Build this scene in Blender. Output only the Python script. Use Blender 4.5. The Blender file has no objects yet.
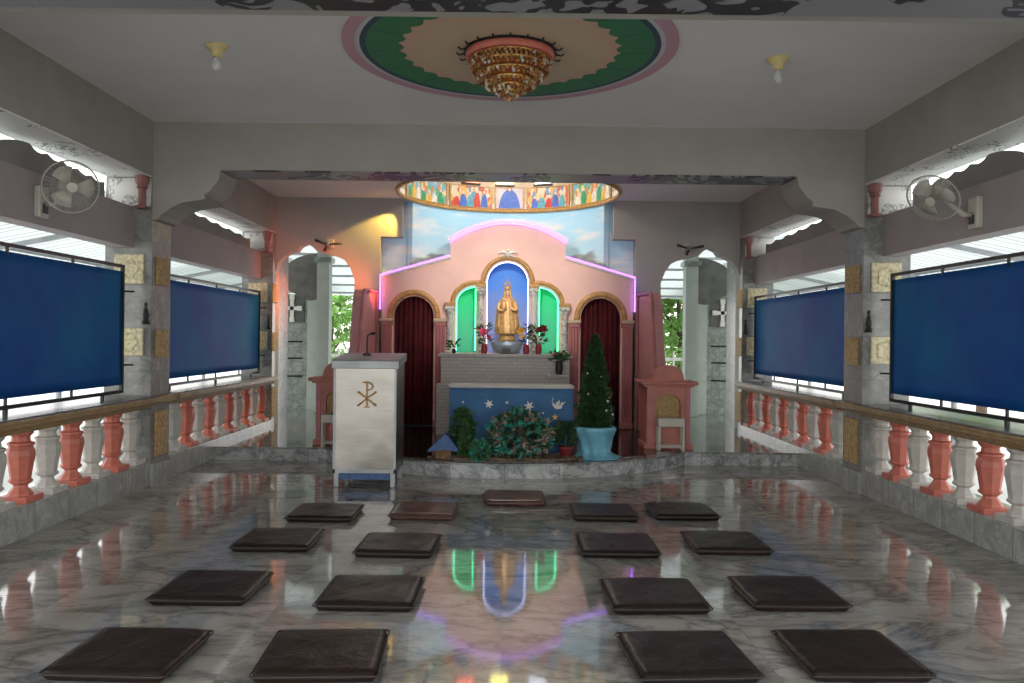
import bpy, bmesh, math, random
from mathutils import Vector, Matrix, noise
PI = math.pi
sc = bpy.context.scene
COL = sc.collection
F = 800.0; H = 1.4; VX, VY = 507.0, 338.0; ROLL = 0.0113
random.seed(7)

def P(x, y, Y):
    dx, dy = x - VX, y - VY
    return Vector(((dx + ROLL*dy)*Y/F, Y, H - (dy - ROLL*dx)*Y/F))

# ------------------------------------------------------------------ materials
def newmat(name):
    m = bpy.data.materials.new(name); m.use_nodes = True
    nt = m.node_tree; b = nt.nodes['Principled BSDF']
    return m, nt, b
def N(nt, typ, **kw):
    n = nt.nodes.new(typ)
    for k, v in kw.items():
        if k in n.inputs.keys() if hasattr(n.inputs, 'keys') else False:
            n.inputs[k].default_value = v
        else:
            setattr(n, k, v)
    return n
def L(nt, a, b): nt.links.new(a, b)
def mth(nt, op, a, b=None, c=None, clamp=False):
    n = nt.nodes.new('ShaderNodeMath'); n.operation = op; n.use_clamp = clamp
    for i, v in enumerate((a, b, c)):
        if v is None: continue
        if isinstance(v, (int, float)): n.inputs[i].default_value = v
        else: nt.links.new(v, n.inputs[i])
    return n.outputs[0]
def ramp(nt, fac, stops, interp='LINEAR'):
    r = nt.nodes.new('ShaderNodeValToRGB'); r.color_ramp.interpolation = interp
    e = r.color_ramp.elements
    while len(e) < len(stops): e.new(0.5)
    for el, (p, c) in zip(e, stops):
        el.position = p; el.color = (*c, 1) if len(c) == 3 else c
    nt.links.new(fac, r.inputs[0]); return r.outputs[0]
def mixc(nt, f, a, b, mode='MIX'):
    n = nt.nodes.new('ShaderNodeMix'); n.data_type = 'RGBA'; n.blend_type = mode
    for sock, v in ((n.inputs[0], f), (n.inputs[6], a), (n.inputs[7], b)):
        if isinstance(v, (int, float)): sock.default_value = v
        elif isinstance(v, tuple): sock.default_value = (*v, 1) if len(v) == 3 else v
        else: nt.links.new(v, sock)
    return n.outputs[2]
def coords(nt, scale=(1,1,1)):
    t = nt.nodes.new('ShaderNodeTexCoord'); mp = nt.nodes.new('ShaderNodeMapping')
    mp.inputs['Scale'].default_value = scale
    nt.links.new(t.outputs['Object'], mp.inputs['Vector']); return mp.outputs['Vector']
def noise_t(nt, vec, scale=5, detail=4, rough=.55, dist=0, dim='3D', w=None):
    n = nt.nodes.new('ShaderNodeTexNoise'); n.noise_dimensions = dim
    n.inputs['Scale'].default_value = scale; n.inputs['Detail'].default_value = detail
    n.inputs['Roughness'].default_value = rough; n.inputs['Distortion'].default_value = dist
    if vec is not None: nt.links.new(vec, n.inputs['Vector'])
    if w is not None: nt.links.new(w, n.inputs['W'])
    return n.outputs['Fac']
def bump(nt, b, h, strength=.3, dist=.01):
    n = nt.nodes.new('ShaderNodeBump'); n.inputs['Strength'].default_value = strength
    n.inputs['Distance'].default_value = dist
    nt.links.new(h, n.inputs['Height']); nt.links.new(n.outputs[0], b.inputs['Normal'])
def simple(name, col, rough=.6, metal=0, var=.12, sc_=6, bmp=0, coat=0, spec=None):
    m, nt, b = newmat(name)
    v = coords(nt); f = noise_t(nt, v, sc_, 4)
    d = tuple(c*(1-var*1.6) for c in col); e = tuple(min(1, c*(1+var)) for c in col)
    L(nt, ramp(nt, f, [(.3, d), (.7, e)]), b.inputs['Base Color'])
    b.inputs['Roughness'].default_value = rough; b.inputs['Metallic'].default_value = metal
    b.inputs['Coat Weight'].default_value = coat
    if spec is not None: b.inputs['Specular IOR Level'].default_value = spec
    if bmp: bump(nt, b, noise_t(nt, v, sc_*6, 3), bmp, .01)
    return m
def emis(name, col, s, base=None):
    m, nt, b = newmat(name)
    b.inputs['Base Color'].default_value = (*(base or col), 1)
    b.inputs['Emission Color'].default_value = (*col, 1); b.inputs['Emission Strength'].default_value = s
    return m

def marble(name, base, vein, rough=.07, tile=None, vs=1.0, grout=(.12,.12,.11), spec=.5, mort=.003):
    m, nt, b = newmat(name); v = coords(nt)
    w = None
    if tile:
        br = nt.nodes.new('ShaderNodeTexBrick'); br.offset = 0; br.squash = 1
        br.inputs['Scale'].default_value = 1; br.inputs['Brick Width'].default_value = tile[0]
        br.inputs['Row Height'].default_value = tile[1]; br.inputs['Mortar Size'].default_value = mort
        br.inputs['Color1'].default_value = (0,0,0,1); br.inputs['Color2'].default_value = (1,1,1,1)
        br.inputs['Mortar'].default_value = (.5,.5,.5,1); br.inputs['Bias'].default_value = 0
        vv = v
        if len(tile) > 2:
            sx = nt.nodes.new('ShaderNodeSeparateXYZ'); cx = nt.nodes.new('ShaderNodeCombineXYZ')
            L(nt, v, sx.inputs[0])
            o = {'X':0,'Y':1,'Z':2}
            L(nt, sx.outputs[o[tile[2][0]]], cx.inputs[0]); L(nt, sx.outputs[o[tile[2][1]]], cx.inputs[1]); vv = cx.outputs[0]
        mp = nt.nodes.new('ShaderNodeMapping'); mp.inputs['Location'].default_value = (.01, 49.35, 0)
        L(nt, vv, mp.inputs['Vector']); L(nt, mp.outputs[0], br.inputs['Vector'])
        sep = nt.nodes.new('ShaderNodeSeparateColor'); L(nt, br.outputs['Color'], sep.inputs[0])
        w = mth(nt, 'MULTIPLY', sep.outputs[0], 9.0)
    dim = '4D' if w is not None else '3D'
    # stretched diagonal coordinates
    mp2 = nt.nodes.new('ShaderNodeMapping'); mp2.inputs['Rotation'].default_value = (0,0,.75)
    mp2.inputs['Scale'].default_value = (1.0, 2.1, 1.3); L(nt, v, mp2.inputs['Vector'])
    n1 = noise_t(nt, mp2.outputs[0], .9*vs, 7, .6, 1.1, dim, w)
    n2 = noise_t(nt, mp2.outputs[0], 2.3*vs, 6, .62, .8, dim, w)
    n3 = noise_t(nt, v, 3.2*vs, 8, .65, .2, dim, w)
    a1 = mth(nt, 'ABSOLUTE', mth(nt, 'SUBTRACT', n1, .5)); a2 = mth(nt, 'ABSOLUTE', mth(nt, 'SUBTRACT', n2, .5))
    v1 = ramp(nt, a1, [(0, (1,1,1)), (.010, (.6,.6,.6)), (.045, (0,0,0))])
    v2 = ramp(nt, a2, [(0, (.6,.6,.6)), (.035, (0,0,0))])
    cloud = ramp(nt, n3, [(.35, tuple(c*.68 for c in base)), (.62, base)])
    vm = mth(nt, 'MAXIMUM', v1, v2)
    c = mixc(nt, vm, cloud, vein)
    if tile: c = mixc(nt, br.outputs['Fac'], c, grout)
    L(nt, c, b.inputs['Base Color']); b.inputs['Roughness'].default_value = rough
    b.inputs['Specular IOR Level'].default_value = spec
    L(nt, mth(nt, 'ADD', mth(nt, 'MULTIPLY', n3, .06), rough-.03), b.inputs['Roughness'])
    return m

M = {}
M['floor'] = marble('polished_marble', (.43,.415,.385), (.14,.14,.135), .055, (1.16,1.16), .8, spec=.7, grout=(.22,.22,.21), mort=.002)
M['dais'] = marble('dais_marble', (.30,.33,.32), (.09,.10,.10), .07, (.6,.6), 1.2, spec=.6)
M['riser'] = marble('riser_marble', (.50,.52,.51), (.14,.15,.16), .15, (.55,.6,'XZ'), 2.0)
M['kerb'] = marble('kerb_marble', (.44,.45,.43), (.26,.28,.27), .18, (.42,.6,'YZ'), 2.2)
M['granite'] = simple('black_granite', (.018,.014,.014), .09, var=.3, sc_=60)
M['column'] = marble('column_marble', (.31,.31,.295), (.17,.175,.17), .25, (.8,.4,'YZ'), 2.0, grout=(.16,.16,.16))
M['pillar_out'] = marble('outdoor_marble', (.30,.33,.30), (.12,.14,.12), .3, (.5,.4,'XZ'), 2.0)
M['plaster'] = simple('grey_plaster', (.36,.34,.305), .8, var=.06, sc_=2, bmp=.06)
M['ceil'] = simple('ceiling_paint', (.82,.80,.775), .85, var=.03, sc_=1.5)
M['lintel'] = simple('mauve_lintel', (.36,.32,.325), .75, var=.06, sc_=2.5)
M['vault'] = simple('arch_grey', (.26,.25,.24), .8, var=.08, sc_=3)
M['wallback'] = simple('rear_wall_paint', (.40,.385,.36), .8, var=.05, sc_=2)
M['gold'] = simple('gold_paint', (.52,.30,.10), .4, var=.2, sc_=20, bmp=.2)
M['goldmetal'] = simple('gold_metal', (.80,.52,.18), .28, metal=.9, var=.15, sc_=30)
M['plaque'] = simple('carved_tan', (.50,.34,.14), .6, var=.3, sc_=30, bmp=.8)
M['plaque2'] = simple('carved_cream', (.78,.70,.46), .6, var=.25, sc_=30, bmp=.8)
M['rail'] = simple('rail_top', (.16,.15,.14), .25, var=.25, sc_=9)
M['railedge'] = simple('rail_gold_edge', (.33,.22,.10), .4, var=.2, sc_=12)
M['salmon'] = simple('salmon_baluster', (.56,.16,.115), .45, var=.12, sc_=12)
M['whitebal'] = simple('white_baluster', (.52,.51,.475), .5, var=.1, sc_=12)
M['black'] = simple('black_metal', (.012,.012,.014), .4, var=.2)
M['steelgrey'] = simple('grey_steel', (.35,.37,.38), .4, metal=.3)
M['pink'] = simple('pink_retable', (.90,.60,.53), .6, var=.05, sc_=3)
M['capital'] = simple('dusky_capital', (.28,.12,.11), .5)
M['pinkdark'] = simple('pink_pillar', (.46,.17,.18), .5, var=.1, sc_=8)
M['mauvewall'] = simple('rose_wall', (.55,.27,.27), .55, var=.08, sc_=5)
M['terracotta'] = simple('terracotta_paint', (.48,.17,.13), .5, var=.1, sc_=8)
M['white'] = simple('white_paint', (.80,.78,.74), .5, var=.04)
M['cream'] = simple('cream_paint', (.55,.45,.32), .5, var=.1)
M['plastic'] = simple('white_plastic', (.50,.49,.42), .35, var=.04)
M['yellowplastic'] = simple('yellowed_plastic', (.75,.62,.28), .4, var=.05)
M['curtainm'] = simple('maroon_curtain', (.10,.005,.011), .75, var=.3, sc_=4)
M['tealneon'] = emis('green_neon', (.10,1,.50), 5)
M['whiteneon'] = emis('white_neon', (.50,.60,1), 5)
M['purpleneon'] = emis('purple_neon', (.40,.12,1), 3.5)
M['pinkneon'] = emis('violet_neon_glow', (.62,.22,1), 1.6)
M['lampred'] = emis('red_lamp_glass', (1,.22,.12), 3); M['lampyellow'] = emis('yellow_lamp_glass', (1,.9,.25), 5); M['lampwhite'] = emis('white_lamp_glass', (.75,.85,1), 3)
M['leafdark'] = simple('dark_leaf', (.035,.095,.03), .5, var=.5, sc_=30)
M['leaf'] = simple('green_leaf', (.06,.17,.05), .5, var=.5, sc_=25)
M['leafteal'] = simple('teal_leaf', (.05,.34,.25), .4, var=.4, sc_=25)
M['leafbrown'] = simple('brown_leaf', (.34,.27,.22), .6, var=.4, sc_=25)
M['leafbright'] = simple('sunlit_leaf', (.22,.42,.10), .6, var=.4, sc_=3)
M['bark'] = simple('bark', (.14,.10,.07), .9, var=.3, sc_=15, bmp=.5)
M['redp'] = simple('pot_red', (.22,.03,.03), .4)
M['moss'] = simple('brown_moss', (.24,.17,.11), .9, var=.5, sc_=40, bmp=1)
M['petalpink'] = simple('pink_petal', (.90,.12,.28), .5, var=.15, sc_=30)
M['petalyellow'] = simple('yellow_petal', (.90,.55,.08), .5, var=.15, sc_=30)
M['petalwhite'] = simple('white_petal', (.85,.85,.80), .5, var=.1, sc_=30)
M['petalred'] = simple('dark_red_petal', (.25,.02,.03), .5, var=.1, sc_=30)
M['skin'] = simple('painted_skin', (.85,.60,.45), .4, var=.03)
M['hair'] = simple('painted_hair', (.10,.05,.03), .5)
M['bluecloth'] = simple('light_blue_satin', (.16,.42,.55), .35, var=.15, sc_=6)
M['bluepaint'] = simple('blue_altar_cloth', (.055,.16,.33), .8, var=.12, sc_=5)
M['silver'] = simple('silver_base', (.35,.42,.50), .3, metal=.5)
M['ground'] = simple('pale_concrete', (.72,.71,.67), .9, var=.1, sc_=1)
M['hut'] = simple('hut_brown', (.22,.12,.06), .8, var=.3, sc_=20)
M['hutblue'] = simple('hut_blue', (.06,.13,.30), .6, var=.2, sc_=20)
M['medred'] = simple('coral_band', (.75,.22,.15), .5)
def steel_lectern():
    m, nt, b = newmat('brushed_steel'); v = coords(nt, (1, 1, 40))
    f = noise_t(nt, v, 6, 5)
    L(nt, ramp(nt, f, [(.3, (.22,.21,.19)), (.7, (.28,.268,.245))]), b.inputs['Base Color'])
    b.inputs['Metallic'].default_value = 1
    b.inputs['Roughness'].default_value = .26
    bump(nt, b, noise_t(nt, coords(nt), 1.6, 2), .25, .05); return m
M['steel'] = steel_lectern()
def floral(name, a, c, s=9, th=.035, cov=.47):
    m, nt, b = newmat(name); v = coords(nt)
    n1 = noise_t(nt, v, s, 1.5, .4, 2.0)
    a1 = mth(nt, 'ABSOLUTE', mth(nt, 'SUBTRACT', n1, .5))
    lines = mth(nt, 'LESS_THAN', a1, th)
    n2 = noise_t(nt, v, s*.35, 1)
    msk = mth(nt, 'GREATER_THAN', n2, cov)
    L(nt, mixc(nt, mth(nt, 'MULTIPLY', lines, msk), a, c), b.inputs['Base Color'])
    b.inputs['Roughness'].default_value = .4; return m
M['floral'] = floral('scroll_print_white', (.92,.92,.91), (.10,.10,.12), 7, .022, .54)
M['tan'] = simple('tan_wall', (.45,.42,.35), .8)
M['pillar_plain'] = simple('pale_green_grey_paint', (.42,.46,.41), .6, var=.06)
M['statue'] = simple('matt_gold', (.78,.48,.20), .42, metal=.35, var=.2, sc_=30, bmp=.2)
M['panel_dark'] = simple('dark_grey_stone', (.13,.13,.12), .5, var=.2)
M['floralgrey'] = floral('scroll_print_grey', (.22,.22,.23), (.02,.02,.025), 3.5, .09, .42)
M['floralpale'] = floral('scroll_print_pale', (.62,.62,.58), (.30,.30,.28), 14, .06)
def leather():
    m, nt, b = newmat('dark_vinyl'); v = coords(nt)
    oi = nt.nodes.new('ShaderNodeObjectInfo')
    base = ramp(nt, oi.outputs['Random'], [(0, (.012,.009,.0085)), (.5, (.022,.013,.011)), (1, (.016,.013,.013))])
    L(nt, base, b.inputs['Base Color']); b.inputs['Roughness'].default_value = .34; b.inputs['Specular IOR Level'].default_value = .2
    n = noise_t(nt, v, 5, 5, .6, 1.5); n2 = noise_t(nt, v, 90, 2)
    bump(nt, b, mth(nt, 'ADD', n, mth(nt, 'MULTIPLY', n2, .03)), .5, .02); return m
M['leather'] = leather(); M['piping'] = simple('vinyl_piping', (.030,.022,.019), .35)
M['leathercopper'] = simple('worn_copper_vinyl', (.10,.042,.03), .27, var=.25, sc_=5, bmp=.1)
def blind(name, c, g):
    m, nt, b = newmat(name); v = coords(nt)
    w = noise_t(nt, coords(nt, (1, .8, .8)), 1.0, 3)
    col = ramp(nt, w, [(.35, c), (.7, g)])
    L(nt, col, b.inputs['Base Color']); b.inputs['Roughness'].default_value = .55
    tr = nt.nodes.new('ShaderNodeBsdfTranslucent'); L(nt, col, tr.inputs[0])
    mx = nt.nodes.new('ShaderNodeMixShader'); mx.inputs[0].default_value = .5
    L(nt, b.outputs[0], mx.inputs[1]); L(nt, tr.outputs[0], mx.inputs[2])
    L(nt, mx.outputs[0], nt.nodes['Material Output'].inputs[0]); return m
M['blind'] = blind('blue_tarpaulin', (.010,.085,.34), (.008,.20,.38))
def brickwhite():
    m, nt, b = newmat('white_brick_tile'); v = coords(nt)
    sx = nt.nodes.new('ShaderNodeSeparateXYZ'); cx = nt.nodes.new('ShaderNodeCombineXYZ'); L(nt, v, sx.inputs[0])
    L(nt, mth(nt, 'ADD', sx.outputs[0], sx.outputs[1]), cx.inputs[0]); L(nt, sx.outputs[2], cx.inputs[1])
    br = nt.nodes.new('ShaderNodeTexBrick'); br.inputs['Scale'].default_value = 1
    br.inputs['Brick Width'].default_value = .11; br.inputs['Row Height'].default_value = .045; br.inputs['Mortar Size'].default_value = .004
    br.inputs['Color1'].default_value = (.52,.49,.47,1); br.inputs['Color2'].default_value = (.58,.55,.52,1); br.inputs['Mortar'].default_value = (.40,.38,.37,1)
    L(nt, cx.outputs[0], br.inputs['Vector']); L(nt, br.outputs['Color'], b.inputs['Base Color']); b.inputs['Roughness'].default_value = .5
    return m
M['brick'] = brickwhite()
def medallion():
    m, nt, b = newmat('ceiling_medallion_paint'); v = coords(nt)
    sx = nt.nodes.new('ShaderNodeSeparateXYZ'); L(nt, v, sx.inputs[0])
    x, y = sx.outputs[0], sx.outputs[1]
    r = mth(nt, 'SQRT', mth(nt, 'ADD', mth(nt, 'MULTIPLY', x, x), mth(nt, 'MULTIPLY', y, y)))
    a = mth(nt, 'ARCTAN2', y, x)
    wob = mth(nt, 'MULTIPLY', mth(nt, 'ABSOLUTE', mth(nt, 'SINE', mth(nt, 'MULTIPLY', a, 16))), .035)
    r2 = mth(nt, 'DIVIDE', r, 1.12)
    outer = ramp(nt, r2, [(0, (.035,.22,.10)), (.83, (.035,.22,.10)), (.86, (.03,.07,.12)), (.895, (.60,.60,.64)), (.925, (.60,.34,.42))], 'CONSTANT')
    rr = mth(nt, 'ADD', mth(nt, 'DIVIDE', r, 1.12), wob)
    inner = mth(nt, 'LESS_THAN', rr, .672)
    streak = noise_t(nt, v, 9, 3)
    beige = mixc(nt, ramp(nt, rr, [(.55, (0,0,0)), (.68, (.6,.6,.6))]), (.66,.50,.34), (.72,.36,.30))
    dk = mth(nt, 'LESS_THAN', mth(nt, 'ABSOLUTE', mth(nt, 'SINE', mth(nt, 'MULTIPLY', a, 8))), .05)
    o2 = mixc(nt, mth(nt, 'MULTIPLY', dk, mth(nt, 'LESS_THAN', r2, .83)), outer, (.015,.09,.06))
    L(nt, mixc(nt, inner, o2, beige), b.inputs['Base Color']); b.inputs['Roughness'].default_value = .5
    return m
M['medallion'] = medallion()
def skymural():
    m, nt, b = newmat('painted_sky'); v = coords(nt)
    sx = nt.nodes.new('ShaderNodeSeparateXYZ'); L(nt, v, sx.inputs[0])
    x, z = sx.outputs[0], sx.outputs[2]
    n = noise_t(nt, coords(nt, (.8, .8, 3.2)), 1.9, 5, .5)
    sky = ramp(nt, mth(nt, 'DIVIDE', mth(nt, 'SUBTRACT', z, 2.0), 1.4), [(0, (.40,.50,.60)), (.45, (.50,.76,.92)), (1, (.36,.70,.95))])
    cl = ramp(nt, n, [(.47, (0,0,0)), (.68, (.85,.85,.85))])
    c = mixc(nt, cl, sky, (.86,.86,.88))
    ax = mth(nt, 'DIVIDE', mth(nt, 'SUBTRACT', mth(nt, 'ABSOLUTE', x), 1.05), .48)
    az = mth(nt, 'DIVIDE', mth(nt, 'SUBTRACT', z, 2.15), .50)
    d = mth(nt, 'ADD', mth(nt, 'MULTIPLY', ax, ax), mth(nt, 'MULTIPLY', az, az))
    d2 = mth(nt, 'ADD', d, mth(nt, 'MULTIPLY', mth(nt, 'SUBTRACT', n, .5), 1.2))
    mt = ramp(nt, d2, [(.85, (1,1,1)), (1.0, (0,0,0))])
    rock = ramp(nt, noise_t(nt, v, 7, 5), [(.35, (.20,.25,.28)), (.7, (.42,.42,.38))])
    L(nt, mixc(nt, mt, c, rock), b.inputs['Base Color']); b.inputs['Roughness'].default_value = .6
    return m
M['sky'] = skymural()
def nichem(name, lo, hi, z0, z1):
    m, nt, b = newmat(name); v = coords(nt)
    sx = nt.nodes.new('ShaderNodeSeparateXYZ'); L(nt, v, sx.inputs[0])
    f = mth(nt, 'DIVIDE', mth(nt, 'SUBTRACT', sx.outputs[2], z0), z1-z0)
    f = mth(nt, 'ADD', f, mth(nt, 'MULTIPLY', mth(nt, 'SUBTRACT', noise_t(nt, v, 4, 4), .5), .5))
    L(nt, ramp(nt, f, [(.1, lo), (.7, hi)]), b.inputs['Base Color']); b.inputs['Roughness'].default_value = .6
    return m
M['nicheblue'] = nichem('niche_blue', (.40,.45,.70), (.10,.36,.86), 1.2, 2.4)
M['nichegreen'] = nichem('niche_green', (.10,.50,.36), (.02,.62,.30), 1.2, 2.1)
def crowd(name, a, b_, c, d):
    m, nt, b = newmat(name); v = coords(nt)
    vo = nt.nodes.new('ShaderNodeTexVoronoi'); vo.inputs['Scale'].default_value = 16
    L(nt, coords(nt, (1.5, 1.5, .8)), vo.inputs['Vector'])
    sp = nt.nodes.new('ShaderNodeSeparateColor'); L(nt, vo.outputs['Color'], sp.inputs[0])
    L(nt, ramp(nt, sp.outputs[0], [(0, a), (.3, b_), (.55, c), (.8, d)], 'CONSTANT'), b.inputs['Base Color'])
    b.inputs['Roughness'].default_value = .5; return m
M['crowd1'] = crowd('painted_scene_warm', (.70,.42,.12), (.65,.60,.45), (.55,.12,.08), (.15,.30,.45))
M['crowd2'] = crowd('painted_scene_cool', (.20,.42,.60), (.70,.60,.35), (.12,.40,.25), (.60,.25,.12))
M['halo'] = simple('painted_pale_ground', (.66,.58,.62), .5, var=.1)
def glassm():
    m, nt, b = newmat('crystal'); b.inputs['Base Color'].default_value = (.95,.70,.38,1)
    b.inputs['Roughness'].default_value = .05; b.inputs['Metallic'].default_value = .35; b.inputs['Specular IOR Level'].default_value = 1
    v = coords(nt); f = noise_t(nt, v, 60, 2)
    L(nt, ramp(nt, f, [(.35, (.38,.17,.07)), (.5, (.75,.45,.20)), (.68, (1,.92,.80))], 'CONSTANT'), b.inputs['Base Color'])
    return m
M['crystal'] = glassm()
M['crystalclear'] = simple('clear_crystal', (.95,.88,.80), .08, metal=.4)
M['crystalamber'] = simple('amber_crystal', (.42,.15,.06), .15, metal=.4)
def bulbm():
    m, nt, b = newmat('bulb_glass'); b.inputs['Base Color'].default_value = (.9,.9,.92,1)
    b.inputs['Roughness'].default_value = .08; b.inputs['Transmission Weight'].default_value = .5; return m
M['bulb'] = bulbm()
def roofm():
    m, nt, b = newmat('translucent_roofing'); v = coords(nt)
    wv = nt.nodes.new('ShaderNodeTexWave'); wv.inputs['Scale'].default_value = 3.2; wv.bands_direction = 'Y'; L(nt, v, wv.inputs['Vector'])
    col = ramp(nt, wv.outputs['Fac'], [(0, (.34,.39,.38)), (.5, (.66,.71,.69))])
    L(nt, col, b.inputs['Base Color'])
    tr = nt.nodes.new('ShaderNodeBsdfTranslucent'); L(nt, col, tr.inputs[0])
    mx = nt.nodes.new('ShaderNodeMixShader'); mx.inputs[0].default_value = .5
    L(nt, b.outputs[0], mx.inputs[1]); L(nt, tr.outputs[0], mx.inputs[2])
    L(nt, mx.outputs[0], nt.nodes['Material Output'].inputs[0]); return m
M['roof'] = roofm()
def netm():
    m, nt, b = newmat('cage_wire'); b.inputs['Base Color'].default_value = (.36,.35,.30,1); b.inputs['Roughness'].default_value = .4
    return m
M['wire'] = netm()

# ------------------------------------------------------------------ mesh builder
class MB:
    def __init__(s): s.bm = bmesh.new(); s.mi = 0
    def _tag(s, faces):
        for f in faces: f.material_index = s.mi
    def box(s, x0, x1, y0, y1, z0, z1, bev=0):
        r = bmesh.ops.create_cube(s.bm, size=1); vs = r['verts']
        for v in vs:
            v.co = Vector((x0+(v.co.x+.5)*(x1-x0), y0+(v.co.y+.5)*(y1-y0), z0+(v.co.z+.5)*(z1-z0)))
        fs = {f for v in vs for f in v.link_faces}; s._tag(fs)
        if bev:
            es = {e for v in vs for e in v.link_edges}
            r = bmesh.ops.bevel(s.bm, geom=list(es), offset=bev, segments=2, affect='EDGES', profile=.5)
            s._tag(r['faces'])
        return s
    def plate(s, outer, holes, t0, t1, plane='XZ'):
        """polygon with holes, extruded along the third axis from t0 to t1"""
        def mk(p, t):
            if plane == 'XZ': return Vector((p[0], t, p[1]))
            if plane == 'YZ': return Vector((t, p[0], p[1]))
            return Vector((p[0], p[1], t))
        es = []
        for lp in [outer]+holes:
            vs = [s.bm.verts.new(mk(p, t0)) for p in lp]
            es += [s.bm.edges.new((vs[i], vs[(i+1) % len(vs)])) for i in range(len(vs))]
        r = bmesh.ops.triangle_fill(s.bm, use_beauty=True, use_dissolve=False, edges=es)
        fs = [g for g in r['geom'] if isinstance(g, bmesh.types.BMFace)]
        ex = bmesh.ops.extrude_face_region(s.bm, geom=fs)
        d = mk((0,0), t1) - mk((0,0), t0)
        nv = [g for g in ex['geom'] if isinstance(g, bmesh.types.BMVert)]
        bmesh.ops.translate(s.bm, verts=nv, vec=d)
        allf = {f for v in nv for f in v.link_faces} | set(f for f in fs if f.is_valid)
        s._tag(allf); return s
    def lathe(s, prof, c=(0,0,0), seg=16, rot=0, sx=1, sy=1):
        rings = []
        for r, z in prof:
            rings.append([s.bm.verts.new((c[0]+sx*r*math.cos(rot+2*PI*i/seg), c[1]+sy*r*math.sin(rot+2*PI*i/seg), c[2]+z)) for i in range(seg)])
        fs = []
        for a, b in zip(rings, rings[1:]):
            for i in range(seg):
                fs.append(s.bm.faces.new((a[i], a[(i+1)%seg], b[(i+1)%seg], b[i])))
        fs.append(s.bm.faces.new(rings[0][::-1])); fs.append(s.bm.faces.new(rings[-1]))
        s._tag(fs); return s
    def tube(s, pts, r, seg=8, closed=False, taper=None):
        pts = [Vector(p) for p in pts]; n = len(pts); rings = []
        up = None
        for i, p in enumerate(pts):
            a = pts[(i-1) % n] if (closed or i > 0) else p
            b = pts[(i+1) % n] if (closed or i < n-1) else p
            d = (b-a)
            d = d.normalized() if d.length > 1e-9 else Vector((0,0,1))
            if up is None:
                up = Vector((0,0,1)) if abs(d.z) < .9 else Vector((1,0,0))
            sd = d.cross(up)
            if sd.length < 1e-6: sd = d.orthogonal()
            sd.normalize(); up = sd.cross(d).normalized()
            rr = r if taper is None else r*taper[i]
            rings.append([s.bm.verts.new(p + rr*(math.cos(2*PI*k/seg)*sd + math.sin(2*PI*k/seg)*up)) for k in range(seg)])
        fs = []
        m = n if closed else n-1
        for i in range(m):
            a, b = rings[i], rings[(i+1) % n]
            for k in range(seg): fs.append(s.bm.faces.new((a[k], a[(k+1)%seg], b[(k+1)%seg], b[k])))
        if not closed:
            fs.append(s.bm.faces.new(rings[0][::-1])); fs.append(s.bm.faces.new(rings[-1]))
        s._tag(fs); return s
    def sph(s, c, r, sc_=(1,1,1), u=12, v=8):
        g = bmesh.ops.create_uvsphere(s.bm, u_segments=u, v_segments=v, radius=r)
        for q in g['verts']: q.co = Vector((q.co.x*sc_[0]+c[0], q.co.y*sc_[1]+c[1], q.co.z*sc_[2]+c[2]))
        s._tag({f for q in g['verts'] for f in q.link_faces}); return s
    def leaf(s, p, d, ln, w):
        d = Vector(d).normalized(); sd = d.cross(Vector((random.uniform(-1,1), random.uniform(-1,1), random.uniform(-1,1))))
        if sd.length < 1e-4: sd = d.orthogonal()
        sd.normalize(); nn = d.cross(sd)*.15*ln
        p = Vector(p)
        a = s.bm.verts.new(p); b = s.bm.verts.new(p+d*ln*.45+sd*w+nn); c = s.bm.verts.new(p+d*ln); e = s.bm.verts.new(p+d*ln*.45-sd*w+nn)
        s._tag([s.bm.faces.new((a,b,c)), s.bm.faces.new((a,c,e))]); return s
    def xf(s, mat):
        bmesh.ops.transform(s.bm, matrix=mat, verts=s.bm.verts); return s
def obj(name, mb, mats, parent=None, smooth=False, world=True):
    """link one mesh object; geometry given in world space is moved into its parent's space"""
    bm = mb.bm
    if parent is not None and world:
        loc = parent.location.copy(); q = parent.parent
        while q is not None: loc += q.location; q = q.parent
        bmesh.ops.translate(bm, verts=bm.verts, vec=-loc)
    bmesh.ops.recalc_face_normals(bm, faces=bm.faces)
    me = bpy.data.meshes.new(name); bm.to_mesh(me); bm.free()
    if smooth: me.polygons.foreach_set('use_smooth', [True]*len(me.polygons))
    if not isinstance(mats, (list, tuple)): mats = [mats]
    for m in mats: me.materials.append(M[m] if isinstance(m, str) else m)
    o = bpy.data.objects.new(name, me); COL.objects.link(o); o.parent = parent
    if smooth == 'auto':
        pass
    return o
def tag(o, label, cat, group=None):
    o['label'] = label; o['category'] = cat
    if group: o['group'] = group
    return o
def thing(name, label, cat, loc=(0,0,0), group=None):
    o = bpy.data.objects.new(name, None); COL.objects.link(o); o.location = loc; o.empty_display_size = .1
    return tag(o, label, cat, group)
def struct(name, mb, mats, label=None, parent=None, smooth=False):
    o = obj(name, mb, mats, parent, smooth)
    if parent is None: o['kind'] = 'structure'
    if label: o['label'] = label
    return o
def copytree(o, parent=None):
    c = o.copy(); COL.objects.link(c)
    if parent is not None: c.parent = parent
    for ch in list(o.children): copytree(ch, c)
    return c
def arc(cx, cz, rx, rz, a0, a1, n):
    return [(cx+rx*math.cos(math.radians(a0+(a1-a0)*i/n)), cz+rz*math.sin(math.radians(a0+(a1-a0)*i/n))) for i in range(n+1)]

W = 3.27; YB = 7.35; YW = 11.28; ZC = 3.35; ZB = 2.905; ZL = 2.84; DZ = .15
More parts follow.
